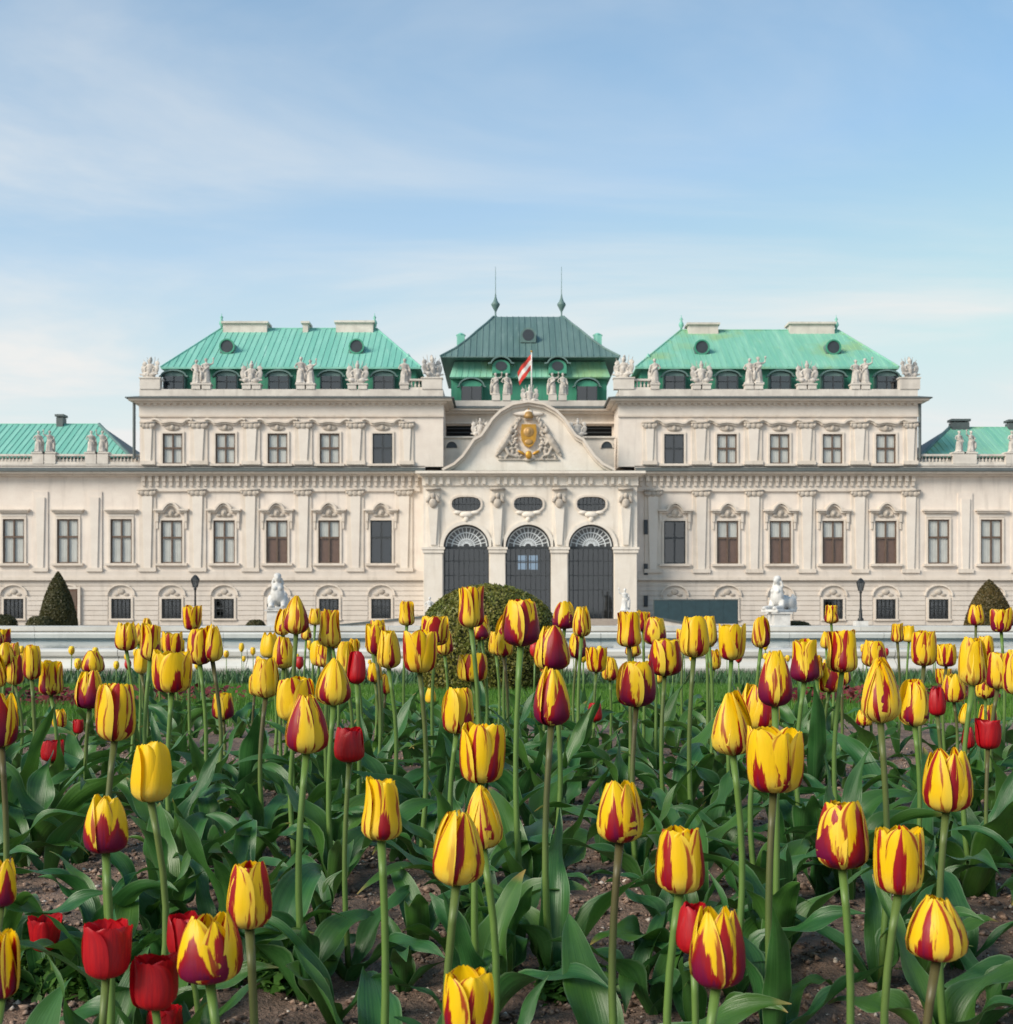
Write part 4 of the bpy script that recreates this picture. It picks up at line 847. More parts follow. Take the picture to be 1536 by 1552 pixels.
def lamp(px, d, top, label):
    x = (px-768)*d/FOC; h = EYE-(top-HORIZ)*d/FOC; r = empty('street_lamp', (x, d, 0)); tag(r, label, 'lamp')
    MB().box(-.42, .42, -.42, .42, 0, .5).build('plinth', M['marble'], r)
    MB().lathe([(.22, .5), (.22, .62), (.13, .75), (.11, 1.2), (.075, 1.4), (.06, h-1.1), (.1, h-1.05), (.12, h-.95), (.05, h-.9)], (0, 0, 0), 10).build('post', M['iron'], r, True)
    MB().lathe([(.15, h-.9), (.27, h-.35)], (0, 0, 0), 6).build('lantern_glass', M['glass_dark'], r)
    m3 = MB()
    for k in range(6):
        a = 2*math.pi*k/6; m3.tube([(.15*math.cos(a), .15*math.sin(a), h-.9), (.28*math.cos(a), .28*math.sin(a), h-.35)], .025, 4)
    m3.lathe([(.32, h-.35), (.30, h-.28), (.14, h-.08), (.06, h-.02), (.02, h)], (0, 0, 0), 6); m3.build('lantern_cage', M['iron'], r)
lamp(296, 92, 871, 'black lamp post with lantern between base windows of the left wing'); lamp(1305, 92, 876, 'black lamp post with lantern between base windows right of the sphinx')
hd = 107.5; h0 = P(992, 942, hd); h1 = P(1118, 910, hd)
r = empty('hoarding', ((h0.x+h1.x)/2, hd, 0)); tag(r, 'long dark teal hoarding leaning against the palace base wall', 'hoarding'); w_ = (h1.x-h0.x)
for k in range(6): box('board', M['board'], r, -w_/2+w_*k/6+.004, -w_/2+w_*(k+1)/6-.004, -.05, .05, .15, h1.z)
mb = MB(); mb.box(-w_/2-.08, w_/2+.08, -.09, .09, h1.z+.002, h1.z+.1)
for k in range(4): mb.box(-w_/2+w_*k/3-.07, -w_/2+w_*k/3+.07, .06, .2, 0, h1.z)
mb.build('hoarding_frame', M['gutter'], r)
for a, b, la, lb, lab in ((515, 645, 946, 933, 'sloping stone ramp wall rising to the portal from the left'), (980, 1050, 932, 945, 'sloping stone ramp wall falling away from the portal beside the hoarding')):
    d = 101.0; pa, pb = P(a, la, d), P(b, lb, d); r = empty('ramp_wall', (pa.x, d, 0)); tag(r, lab, 'wall')
    L = pb.x-pa.x; MB().prism([(0, 0), (L, 0), (L, pb.z-.16), (0, pa.z-.16)], -.2, .2).build('wall_body', M['parapet'], r); MB().prism([(0, pa.z-.158), (L, pb.z-.158), (L, pb.z), (0, pa.z)], -.3, .3).build('coping', M['gutter'], r)

# ------------------------------------------------------------------ water basin
def rim(name, y0, x0, x1, prof, label, npc=14, flip=1, dzz=0.0):
    r = empty(name, (0, y0, 0)); tag(r, label, 'basin rim')
    for k in range(npc):
        a = x0+(x1-x0)*k/npc+.006; b = x0+(x1-x0)*(k+1)/npc-.006
        poly = [(p*flip, z) for p, z in prof]; n = len(poly)
        vs = [(a, p, z) for p, z in poly]+[(b, p, z) for p, z in poly]
        fs = [tuple(range(n)), tuple(range(2*n-1, n-1, -1))]+[(i, i+n, (i+1) % n+n, (i+1) % n) for i in range(n)]
        o = MB().add(vs, fs).build('rim_stone', M['rim'], r)
    return r
near = [(0.0, -.1), (-.02, .06)] + [(-.10-.17*math.sin(math.pi*i/8), .08+.30*i/8) for i in range(9)] + [(-.06, .42), (-.14, .45), (-.16, .52), (-.12, .56), (.7, .56), (.72, .50), (.55, .46), (.55, -.1)]
rim('basin_rim', 23.4, -16, 16, near, 'pale stone basin rim with rounded moulding nearest the flower beds')
far = [(0.0, .0), (-.02, .36), (-.12, .40), (-.14, .52), (-.1, .56), (.7, .56), (.7, 0)]
rim('basin_rim', 40.5, -26, 26, far, 'pale stone basin rim on the palace side of the water', 18)
rim('terrace_kerb', 48.0, -30, 30, [(0.0, 0), (0, .46), (-.14, .5), (-.14, .66), (.6, .68), (.6, 0)], 'low stone terrace kerb beyond the water basin', 14)
t = NT('water'); v = t.geo(); n1 = t.noise(t.scale(v, (1, .5, 1)), 2.2, 4)
t.put(t.p.inputs['Base Color'], (.10, .20, .24)); t.p.inputs['Roughness'].default_value = .06; t.p.inputs['IOR'].default_value = 1.33; t.bump(n1, .12, .05); M['water'] = t.m
o = MB().quad((-26, 23.9, .34), (26, 23.9, .34), (26, 40.5, .34), (-26, 40.5, .34)).build('water', M['water']); tag(o, kind='structure')

# ------------------------------------------------------------------ leaf masses
def leaf_mat(name, c1, c2, c3, trans=.25, rough=.5, sc=9.0):
    t = NT(name); v = t.geo(); n1 = t.noise(v, sc*.25, 3); n2 = t.noise(v, sc*4, 2)
    c = t.mix(t.ramp(n1, .35, .65), c1, c2); c = t.mix(t.math('MULTIPLY', t.ramp(n2, .5, .75), .7), c, c3)
    t.put(t.p.inputs['Base Color'], c); t.p.inputs['Roughness'].default_value = rough
    tr = t.n.new('ShaderNodeBsdfTranslucent'); t.lk(c, tr.inputs[0]); mx = t.n.new('ShaderNodeMixShader'); mx.inputs[0].default_value = trans
    t.lk(t.p.outputs[0], mx.inputs[1]); t.lk(tr.outputs[0], mx.inputs[2]); t.lk(mx.outputs[0], t.out.inputs[0]); return t.m
M['box_leaf'] = leaf_mat('box_leaf', (.12, .15, .02), (.20, .19, .032), (.27, .20, .05))
M['yew_leaf'] = leaf_mat('yew_leaf', (.045, .05, .012), (.075, .07, .018), (.10, .07, .022), sc=1.5)
M['shrub_core'] = plain('shrub_core', (.035, .04, .012), .95)
M['yew_brown'] = leaf_mat('brown_yew_leaf', (.075, .06, .015), (.12, .085, .022), (.14, .09, .03), sc=1.5)
M['bark'] = plain('bark', (.10, .07, .05), .9)
nr = np.random.default_rng(5)
def leaf_cloud(name, pts, nrm, size, mat, parent, jitter=.7, aspect=.55):
    n = len(pts); N = nrm + nr.normal(0, jitter, (n, 3)); N /= np.linalg.norm(N, axis=1)[:, None]
    T = nr.normal(0, 1, (n, 3)); T -= N*(T*N).sum(1)[:, None]; T /= np.linalg.norm(T, axis=1)[:, None]; B = np.cross(N, T)
    s = (size*nr.uniform(.6, 1.3, n))[:, None]
    V = np.stack([pts-T*s, pts+B*s*aspect+N*s*.12, pts+T*s, pts-B*s*aspect+N*s*.12], 1).reshape(-1, 3)
    return link(name, np_mesh(name, V, np.arange(4*n).reshape(n, 4), 4, mat), None, parent)
def topiary(name, loc, prof, label, nleaf, size, mat, cat='shrub', lump=.04, group=None):
    """clipped shrub: trunk, dark inner mass, thousands of small leaves on its shell"""
    r = empty(name, loc); tag(r, label, cat, group); H = prof[-1][1]; W = max(p[0] for p in prof)
    MB().lathe([(W*.09, -.1), (W*.06, H*.5)], (0, 0, 0), 8).build('trunk', M['bark'], r)
    seg = 28; mb = MB(); mb.lathe([(max(.01, p[0]*.93), p[1]*.985) for p in prof], (0, 0, 0), seg); crown = mb.build('inner_twigs', M['shrub_core'], r, True)
    pr = np.array(prof); L = np.r_[0, np.cumsum(np.hypot(np.diff(pr[:, 0]), np.diff(pr[:, 1])))]
    u = nr.uniform(0, 1, nleaf*3)*L[-1]; rr = np.interp(u, L, pr[:, 0]); zz = np.interp(u, L, pr[:, 1]); keep = nr.uniform(0, 1, len(u)) < (rr+.05*W)/(W*1.05)
    u, rr, zz = u[keep][:nleaf], rr[keep][:nleaf], zz[keep][:nleaf]; a = nr.uniform(0, 2*np.pi, len(u))
    du = .01*L[-1]; tr_ = np.interp(u+du, L, pr[:, 0])-np.interp(u-du, L, pr[:, 0]); tz_ = np.interp(u+du, L, pr[:, 1])-np.interp(u-du, L, pr[:, 1])
    nx, nz = tz_, -tr_; ln = np.hypot(nx, nz)+1e-9; nx, nz = nx/ln, nz/ln
    off = lump*W*(np.sin(a*7+zz*5/W)*np.sin(zz*9/W+a*3)*.5+nr.uniform(-1.2, .45, len(u)))
    pts = np.stack([(rr+off*nx)*np.cos(a), (rr+off*nx)*np.sin(a), zz+off*nz], 1); N = np.stack([nx*np.cos(a), nx*np.sin(a), nz], 1)
    leaf_cloud('crown', pts, N, size, mat, r); return r
cone_prof = lambda w, h: [(w*.5*(1-(i/14)**1.6)**.82 if i < 14 else .03, h*i/14) for i in range(15)]
d = 88.0
for px, top, w_, lab in ((88, 866, 2.35, 'dark clipped cone of yew before the left wing with a low bush at its foot'), (1500, 878, 3.0, 'dark clipped cone of yew before the right wing')):
    x = (px-768)*d/FOC; h = EYE-(top-HORIZ)*d/FOC; topiary('topiary_cone', (x, d, 0), cone_prof(w_*1.08, h), lab, 9000, .07, M['yew_leaf'] if px < 800 else M['yew_brown'], 'topiary', .025)
dome = lambda w, h: [(w*.5*math.sin(math.pi*(.12+.88*(1-i/14))/2*1.0)**.8 if i < 14 else .02, h*math.sin(math.pi/2*i/14)) for i in range(15)]
for px, top, w_, lab in ((62, 934, 1.9, 'low clipped bush at the foot of the left yew cone'), (4, 932, 1.9, 'low clipped bush at the far end of the left wing'), (388, 940, 1.3, 'low flat shrub beside the forward-facing sphinx'), (1207, 942, 2.0, 'low flat shrub beside the turned sphinx')):
    x = (px-768)*86/FOC; topiary('low_bush', (x, 86, 0), dome(w_, EYE-(top-HORIZ)*86/FOC), lab, 1500, .07, M['yew_leaf'], 'shrub')
hd = 12.2; hx = (741-768)*hd/FOC; hz = ground_z(hd)
hprof = [(.52, 0.02), (.60, .12), (.645, .3), (.655, .48), (.64, .62), (.60, .75), (.53, .87), (.43, .96), (.30, 1.03), (.16, 1.075), (.02, 1.09)]
ht = EYE-(887-HORIZ)*hd/FOC-hz
topiary('round_hedge', (hx, hd, hz), [(a, b*ht/1.09) for a, b in hprof], 'big round clipped box hedge standing on the lawn before the basin', 26000, .016, M['box_leaf'], 'hedge', .03)

# ------------------------------------------------------------------ tulips
SHAPES = {   # radius at v for a head of height 1
    'cup':   [(0, .05), (.05, .16), (.12, .25), (.25, .335), (.45, .36), (.65, .345), (.85, .315), (1, .275)],
    'egg':   [(0, .05), (.05, .16), (.12, .26), (.25, .345), (.42, .365), (.62, .325), (.82, .24), (1, .12)],
    'waist': [(0, .05), (.05, .17), (.12, .28), (.25, .36), (.40, .365), (.62, .31), (.82, .29), (1, .29)],
    'open':  [(0, .05), (.05, .18), (.12, .29), (.25, .38), (.45, .43), (.65, .44), (.85, .44), (1, .45)]}
def petal_mesh(shape, inner, seed):
    rr = random.Random(seed); pr = SHAPES[shape]; pv = [p[0] for p in pr]; pq = [p[1] for p in pr]
    nu, nv = 12, 14; V = []; UV = []; tip = rr.uniform(-.05, .03); lean = rr.uniform(-.03, .03); curl = rr.uniform(-.03, .05)
    wv = [0, .1, .3, .55, .75, .88, .95, 1.0]; ww = [62, 66, 70, 70, 65, 55, 44, 20]
    for j in range(nv+1):
        v = 1-(1-j/nv)**1.25; r0 = float(np.interp(v, pv, pq)); w = float(np.interp(v, wv, ww))*(.92 if inner else 1.0)
        zz = 1.25*v*v if v < .4 else .2+(v-.4)*(.8/.6)
        zz = .55*zz+.45*v
        for i in range(nu+1):
            u = -1+2*i/nu; th = R(w)*u
            r = r0*(.93 if inner else 1.0)*(1+.055*u*(1 if not inner else -1)-.05*(u*u)*v+.035*math.exp(-(u/.16)**2)*min(1, v*3)) + curl*max(0, v-.8)*(1-u*u)
            r += .012*math.sin(u*5+seed)*v
            z = zz*(1+tip) + .018*math.sin(u*9+seed*1.7)*max(0, v-.7)*2
            V.append((r*math.cos(th+lean*v), r*math.sin(th+lean*v), z)); UV.append((i/nu, v))
    F = [(j*(nu+1)+i, j*(nu+1)+i+1, (j+1)*(nu+1)+i+1, (j+1)*(nu+1)+i) for j in range(nv) for i in range(nu)]
    me = bpy.data.meshes.new('petal'); me.from_pydata(V, [], F); uv = me.uv_layers.new(name='UVMap')
    for lp in me.loops: uv.data[lp.index].uv = UV[lp.vertex_index]
    me.shade_smooth(); me.update(); return me
PET = {s: ([petal_mesh(s, False, 11+k*3) for k in range(4)], [petal_mesh(s, True, 5+k*3) for k in range(2)]) for s in SHAPES}
def petal_material():
    t = NT('tulip_petal'); u, v, _ = t.xyz(t.n.new('ShaderNodeUVMap').outputs[0]); oi = t.oinfo(); col = t.n.new('ShaderNodeSeparateColor'); t.lk(oi['Color'], col.inputs[0])
    Rf, Gs, Bb = col.outputs[0], col.outputs[1], col.outputs[2]
    seed = t.math('MULTIPLY', t.math('ADD', oi['Random'], Gs), 40.0)
    au = t.math('ABSOLUTE', t.math('SUBTRACT', t.math('MULTIPLY', u, 2.0), t.math('ADD', .92, t.math('MULTIPLY', oi['Random'], .16))))
    n1 = t.noise(t.comb(t.math('MULTIPLY', u, 7.0), t.math('MULTIPLY', v, 1.3), seed), 1.0, 2, .5)
    n2 = t.noise(t.comb(t.math('MULTIPLY', u, 22.0), t.math('MULTIPLY', v, 2.6), seed), 1.0, 3, .6)
    n3 = t.noise(t.comb(t.math('MULTIPLY', u, 1.5), t.math('MULTIPLY', v, 2.2), t.math('ADD', seed, 7.0)), 1.0, 1, .5)
    un = t.math('ADD', au, t.math('ADD', t.math('MULTIPLY', t.math('SUBTRACT', n1, .5), .30), t.math('MULTIPLY', t.math('SUBTRACT', n2, .5), .55)))
    wid = t.math('ADD', t.math('MULTIPLY', Rf, t.math('SUBTRACT', 1.1, t.math('MULTIPLY', v, .25))), t.math('MULTIPLY', Bb, t.math('SUBTRACT', 1.0, t.math('MULTIPLY', v, 2.0))))
    wid = t.math('ADD', wid, t.math('MULTIPLY', Rf, t.math('MULTIPLY', t.math('SUBTRACT', n3, .5), 1.5)))
    wid = t.math('SUBTRACT', wid, t.math('MULTIPLY', .25, t.ramp(v, .09, .0)))
    m = t.ramp(t.math('SUBTRACT', wid, un), -.03, .05)
    streak = t.math('MULTIPLY', t.ramp(n2, .62, .70), t.math('MULTIPLY', t.ramp(t.math('SUBTRACT', wid, un), -.35, .0), .6))
    m = t.math('MULTIPLY', t.math('MAXIMUM', m, streak), t.ramp(Rf, .0, .02))
    e1 = t.math('ABSOLUTE', t.math('SUBTRACT', au, t.math('ADD', .50, t.math('MULTIPLY', n3, .5))))
    m2 = t.ramp(t.math('SUBTRACT', t.math('MULTIPLY', t.math('SUBTRACT', n1, .40), .55), t.math('ADD', e1, t.math('MULTIPLY', t.math('SUBTRACT', n2, .5), .35))), -.03, .05)
    m = t.math('MAXIMUM', m, t.math('MULTIPLY', m2, t.math('MULTIPLY', t.ramp(Rf, .10, .20), .9)))
    yel = t.mix(t.ramp(v, .0, .55), (.74, .60, .16), (.90, .60, .006)); yel = t.mix(t.math('MULTIPLY', t.ramp(n2, .35, .75), .35), yel, (.88, .50, .004))
    yel = t.mix(t.math('MULTIPLY', t.ramp(au, .55, .95), t.math('MULTIPLY', .5, t.ramp(Rf, .0, .02))), yel, (.92, .70, .10))
    yel = t.mix(t.ramp(v, .10, .0), yel, (.42, .48, .10))
    red = t.mix(t.math('MULTIPLY', t.ramp(t.math('SUBTRACT', wid, un), .10, .40), t.ramp(v, .85, .25)), (.34, .006, .010), (.17, .006, .055))
    red = t.mix(t.math('MULTIPLY', t.ramp(v, .6, .95), .6), red, (.46, .010, .006)); red = t.mix(t.math('MULTIPLY', t.ramp(n2, .4, .7), .35), red, (.20, .004, .012))
    c = t.mix(m, yel, red); t.put(t.p.inputs['Base Color'], c); t.p.inputs['Roughness'].default_value = .42; t.p.inputs['Specular IOR Level'].default_value = .35
    t.bump(n2, .12, .004)
    tr = t.n.new('ShaderNodeBsdfTranslucent'); t.lk(c, tr.inputs[0]); mx = t.n.new('ShaderNodeMixShader'); mx.inputs[0].default_value = .30
    t.lk(t.p.outputs[0], mx.inputs[1]); t.lk(tr.outputs[0], mx.inputs[2]); t.lk(mx.outputs[0], t.out.inputs[0]); return t.m
def red_material():
    t = NT('red_petal'); u, v, _ = t.xyz(t.n.new('ShaderNodeUVMap').outputs[0]); oi = t.oinfo()
    n2 = t.noise(t.comb(t.math('MULTIPLY', u, 16.0), t.math('MULTIPLY', v, 1.6), t.math('MULTIPLY', oi['Random'], 30)), 1.0, 3, .6)
    c = t.mix(t.ramp(n2, .3, .7), (.58, .006, .012), (.42, .004, .014)); c = t.mix(t.ramp(v, .3, .0), c, (.34, .003, .02)); t.put(t.p.inputs['Base Color'], c); t.p.inputs['Roughness'].default_value = .45; t.bump(n2, .15, .004)
    tr = t.n.new('ShaderNodeBsdfTranslucent'); t.lk(c, tr.inputs[0]); mx = t.n.new('ShaderNodeMixShader'); mx.inputs[0].default_value = .35
    t.lk(t.p.outputs[0], mx.inputs[1]); t.lk(tr.outputs[0], mx.inputs[2]); t.lk(mx.outputs[0], t.out.inputs[0]); return t.m
M['petal'] = petal_material(); M['petal_red'] = red_material()
def stem_material():
    t = NT('tulip_stem'); x = t.xyz(t.coord())[2]; oi = t.oinfo(); n = t.noise(t.coord(), 12, 3)
    g = t.mix(n, (.085, .165, .03), (.13, .22, .045)); b = t.mix(n, (.07, .06, .022), (.10, .085, .03))
    t.put(t.p.inputs['Base Color'], t.mix(t.math('MULTIPLY', t.ramp(x, .25, .85), t.ramp(oi['Random'], .4, 1.0)), g, b)); t.p.inputs['Roughness'].default_value = .5; return t.m
M['stem'] = stem_material()
def leaf_material():
    t = NT('tulip_leaf'); u, v, _ = t.xyz(t.n.new('ShaderNodeUVMap').outputs[0]); oi = t.oinfo()
    vein = t.noise(t.comb(t.math('MULTIPLY', u, 26.0), t.math('MULTIPLY', v, .8), t.math('MULTIPLY', oi['Random'], 20)), 1.0, 3, .5); bl = t.noise(t.coord(), 14, 4)
    c = t.mix(t.ramp(vein, .3, .7), (.020, .095, .022), (.042, .145, .036)); c = t.mix(t.ramp(oi['Random'], .0, 1.0), c, t.mix(vein, (.032, .10, .015), (.075, .175, .022)))
    c = t.mix(t.math('MULTIPLY', t.ramp(bl, .45, .75), .4), c, (.095, .20, .085))
    edge = t.ramp(t.math('ABSOLUTE', t.math('SUBTRACT', t.math('MULTIPLY', u, 2.0), 1.0)), .90, 1.0); c = t.mix(t.math('MULTIPLY', edge, .55), c, (.18, .28, .14))
    c = t.mix(t.math('MULTIPLY', t.ramp(t.math('ADD', v, t.math('MULTIPLY', bl, .25)), 1.02, 1.12), t.ramp(oi['Random'], .6, .9)), c, (.30, .22, .06))
    t.put(t.p.inputs['Base Color'], c); t.p.inputs['Roughness'].default_value = .40; t.p.inputs['Specular IOR Level'].default_value = .5; t.bump(vein, .25, .004)
    tr = t.n.new('ShaderNodeBsdfTranslucent'); t.lk(t.mix(.5, c, (.08, .20, .02)), tr.inputs[0]); mx = t.n.new('ShaderNodeMixShader'); mx.inputs[0].default_value = .22
    t.lk(t.p.outputs[0], mx.inputs[1]); t.lk(tr.outputs[0], mx.inputs[2]); t.lk(mx.outputs[0], t.out.inputs[0]); return t.m
M['leaf'] = leaf_material()
for sh_ in PET.values():
    for lst in sh_:
        for m_ in lst: m_.materials.append(M['petal'])
PET_RED = {s: ([m.copy() for m in PET[s][0]], [m.copy() for m in PET[s][1]]) for s in SHAPES}
for a_ in PET_RED.values():
    for lst in a_:
        for m_ in lst: m_.materials.clear(); m_.materials.append(M['petal_red'])
def leaf_mesh(seed):
    rr = random.Random(seed*13+1); L = rr.uniform(.19, .30); W = rr.uniform(.017, .033) if seed % 4 else rr.uniform(.014, .02)
    a0 = rr.uniform(10, 42); bend = rr.uniform(15, 95) if seed % 3 else rr.uniform(80, 150); tw = rr.uniform(-70, 70); fold0 = rr.uniform(.35, .7); wav = rr.uniform(.25, .8); ph = rr.uniform(0, 6); side = rr.uniform(-25, 25)
    nv, nu = 22, 6; V = []; UV = []; p = Vector((.004, 0, -.012)); ds = L/nv
    for j in range(nv+1):
        v = j/nv; an = R(a0+bend*v**1.7); d = Vector((math.sin(an)*math.cos(R(side)*v), math.sin(an)*math.sin(R(side)*v), math.cos(an)))
        if j: p = p + d*ds
        b = Vector((0, 1, 0)); b = (b-d*b.dot(d)).normalized(); n = d.cross(b); q = Matrix.Rotation(R(tw)*v*v, 3, d); b = q @ b; n = q @ n
        w = W*(math.sin(math.pi*min(1, (v*.93+.07))**.75))**.85*(1 if v < .97 else .5) if v < .995 else .0008
        w = max(w, .008*(1-v) + .0005); fo = fold0*(1-v*.75)
        for i in range(nu+1):
            u = -1+2*i/nu; lift = -fo*abs(u)**1.5*w*1.4 + wav*w*math.sin(v*13+ph+(1.3 if u > 0 else 0))*u*u*min(1, v*3)
            V.append(tuple(p+b*u*w*math.cos(fo*.8)-n*lift)); UV.append((i/nu, v))
    F = [(j*(nu+1)+i, j*(nu+1)+i+1, (j+1)*(nu+1)+i+1, (j+1)*(nu+1)+i) for j in range(nv) for i in range(nu)]
    me = bpy.data.meshes.new('leaf'); me.from_pydata(V, [], F); uv = me.uv_layers.new(name='UVMap')
    for lp in me.loops: uv.data[lp.index].uv = UV[lp.vertex_index]
    me.shade_smooth(); me.materials.append(M['leaf']); me.update(); return me
LEAF = [leaf_mesh(k) for k in range(22)]
STEMS = []
for k in range(6):
    rr = random.Random(k); bx, by = rr.uniform(-.02, .02), rr.uniform(-.02, .02)
    pts = [(bx*math.sin(math.pi*i/7)*.8, by*math.sin(math.pi*i/7)*.8, i/7) for i in range(8)]
    mb = MB(); mb.tube([(q[0], q[1], q[2]-(.06 if i == 0 else 0)) for i, q in enumerate(pts)], [.0052, .0050, .0046, .0043, .0041, .0040, .0041, .0048], 8); me = mb.mesh('stem', True); me.materials.append(M['stem']); STEMS.append(me)
trng = random.Random(21)
def add_leaves(root, n, sc, a0=None):
    a0 = trng.uniform(0, 360) if a0 is None else a0
    for k in range(n):
        o = link('leaf', trng.choice(LEAF), None, root); o.rotation_euler = (0, 0, R(a0+k*(360/n)*.9+trng.uniform(-35, 35))); s = sc*trng.uniform(.75, 1.2); o.scale = (s, s, s)
def tulip(x, y, gz, stem_h, hh, ratio, typ, shape, rot, nleaf, lsc, label, group):
    r = empty('tulip', (x, y, gz)); tag(r, label, 'tulip', group)
    lx, ly = trng.uniform(-.02, .02), trng.uniform(-.012, .012)
    st = link('stem', trng.choice(STEMS), None, r); st.scale = (1 if hh > .055 else .8, 1 if hh > .055 else .8, stem_h)
    br = {'cup': .72, 'egg': .73, 'waist': .73, 'open': .88}[shape]; k = max(.72, min(1.35, ratio/br))
    tx, ty = trng.uniform(-.13, .13), trng.uniform(-.14, .14)
    if typ == 'H': fl, bl = trng.uniform(.40, .62), trng.uniform(.4, 1.0)
    elif typ == 'Y': fl, bl = 0.0, 0.0
    else: fl, bl = trng.uniform(.17, .32), trng.uniform(-.1, .40)
    lib = PET_RED[shape] if typ == 'R' else PET[shape]
    for q in range(6):
        inner = q >= 3; me = trng.choice(lib[1 if inner else 0]); o = link('petal', me, None, r)
        o.location = (0, 0, stem_h-.004); o.rotation_euler = (tx, ty, R(rot+120*(q % 3)+(60 if inner else 0)+trng.uniform(-6, 6))); zz = hh*trng.uniform(.97, 1.03)*(1.0 if not inner else 1.0)
        o.scale = (hh*k, hh*k, zz); f2 = fl*trng.uniform(.7, 1.3); o.color = (f2, trng.random(), max(0, bl)*trng.uniform(.2, 1.2), 1)
    add_leaves(r, nleaf, lsc); return r
# photo measurements of each bloom: x, top, bottom, width, kind (S striped, H heavily flamed, Y plain yellow, R red), shape
T = [(228,943,998,31,'S','waist'),(262,955,990,28,'S','cup'),(261,980,1046,54,'S','cup'),(303,949,1005,38,'H','cup'),(322,944,1000,34,'S','egg'),(22,992,1036,28,'S','cup'),(48,975,1028,27,'S','cup'),(77,999,1051,36,'S','waist'),
(2,1045,1127,44,'H','egg'),(-4,988,1040,26,'S','egg'),(141,984,1018,36,'S','egg'),(136,1014,1071,42,'H','egg'),(174,1032,1119,60,'S','cup'),(228,1122,1211,60,'Y','cup'),(80,1118,1151,33,'R','cup'),(90,1073,1101,21,'S','egg'),(338,1049,1089,34,'H','cup'),(14,1118,1143,17,'R','cup'),(119,1131,1153,14,'R','cup'),(157,1128,1149,13,'R','cup'),
(449,901,959,41,'S','egg'),(500,921,978,36,'S','waist'),(430,963,1011,34,'S','egg'),(403,994,1055,42,'S','cup'),(386,1020,1052,18,'S','cup'),(484,971,1008,28,'Y','cup'),(524,971,1022,30,'S','cup'),(541,985,1034,30,'R','cup'),(506,997,1066,54,'S','egg'),(449,1024,1090,58,'S','cup'),(465,1049,1138,66,'S','egg'),(530,1099,1151,46,'R','cup'),(570,944,990,28,'S','cup'),(589,954,1011,38,'S','cup'),(636,950,1016,46,'S','cup'),(660,930,976,38,'H','cup'),(714,887,948,38,'S','waist'),(727,935,968,32,'H','egg'),(716,987,1031,46,'S','cup'),(752,955,991,24,'S','cup'),(693,1039,1109,50,'S','cup'),(730,1091,1182,60,'S','cup'),(790,904,976,57,'H','cup'),(768,928,968,32,'S','egg'),(568,1000,1032,20,'S','egg'),(585,1020,1050,18,'S','egg'),(653,1040,1064,16,'Y','egg'),
(837,945,1013,54,'H','egg'),(856,909,951,36,'H','egg'),(882,916,963,28,'S','egg'),(875,959,996,28,'H','cup'),(836,1009,1096,54,'H','egg'),(954,922,978,35,'S','waist'),(993,934,976,36,'H','cup'),(965,1000,1068,58,'H','cup'),(1008,966,1022,50,'H','cup'),(1052,932,994,46,'S','cup'),(1075,932,977,27,'S','cup'),(1109,942,998,36,'S','cup'),(1154,933,980,31,'S','cup'),(925,994,1030,25,'S','egg'),(902,1064,1092,23,'R','cup'),(998,1013,1034,16,'S','egg'),(1111,1046,1141,66,'S','egg'),(1151,1029,1102,56,'S','egg'),(1173,1094,1196,78,'S','cup'),(940,1179,1271,68,'S','egg'),
(1175,980,1067,52,'H','egg'),(1220,966,1031,44,'H','waist'),(1277,952,1016,44,'S','waist'),(1258,1002,1047,40,'S','cup'),(1325,971,1010,44,'S','cup'),(1335,994,1092,64,'S','egg'),(1401,953,1007,37,'S','cup'),(1387,1029,1098,47,'S','cup'),(1421,1038,1082,24,'R','egg'),(1446,1018,1062,34,'S','egg'),(1430,1010,1036,20,'S','cup'),(1475,965,1036,44,'S','cup'),(1513,987,1042,40,'S','cup'),(1494,1024,1056,30,'H','cup'),(1540,985,1050,40,'S','cup'),(1463,1064,1096,19,'Y','egg'),(1497,1064,1102,26,'S','egg'),(1498,1088,1132,36,'R','open'),(1468,1098,1132,18,'R','egg'),(1310,1074,1098,24,'S','egg'),(1435,1129,1224,68,'S','egg'),
(160,1200,1287,60,'H','egg'),(161,1394,1476,72,'R','open'),(235,1447,1524,72,'R','open'),(317,1376,1480,92,'H','egg'),(281,1380,1442,52,'R','cup'),(378,1304,1402,72,'S','cup'),(2,1293,1368,40,'H','egg'),(2,1403,1507,52,'H','cup'),(249,1538,1600,58,'R','open'),(578,1174,1269,60,'S','waist'),(693,1223,1336,80,'S','egg'),(732,1189,1282,64,'S','egg'),(709,1464,1560,74,'S','cup'),(1031,1250,1349,76,'S','cup'),(1087,1366,1489,78,'H','egg'),(1052,1366,1440,56,'R','cup'),(1277,1211,1312,86,'H','cup'),(1363,1246,1349,69,'S','cup'),(1421,1352,1449,90,'S','egg'),(68,1546,1600,40,'R','open')]
SHW = {'cup': 'barrel-shaped', 'egg': 'egg-shaped', 'waist': 'flared-tip', 'open': 'wide-open'}
FLW = {'S': 'yellow tulip striped red', 'H': 'yellow tulip flamed dark red', 'Y': 'plain yellow tulip', 'R': 'red tulip'}
PLACED = []; MADE = []
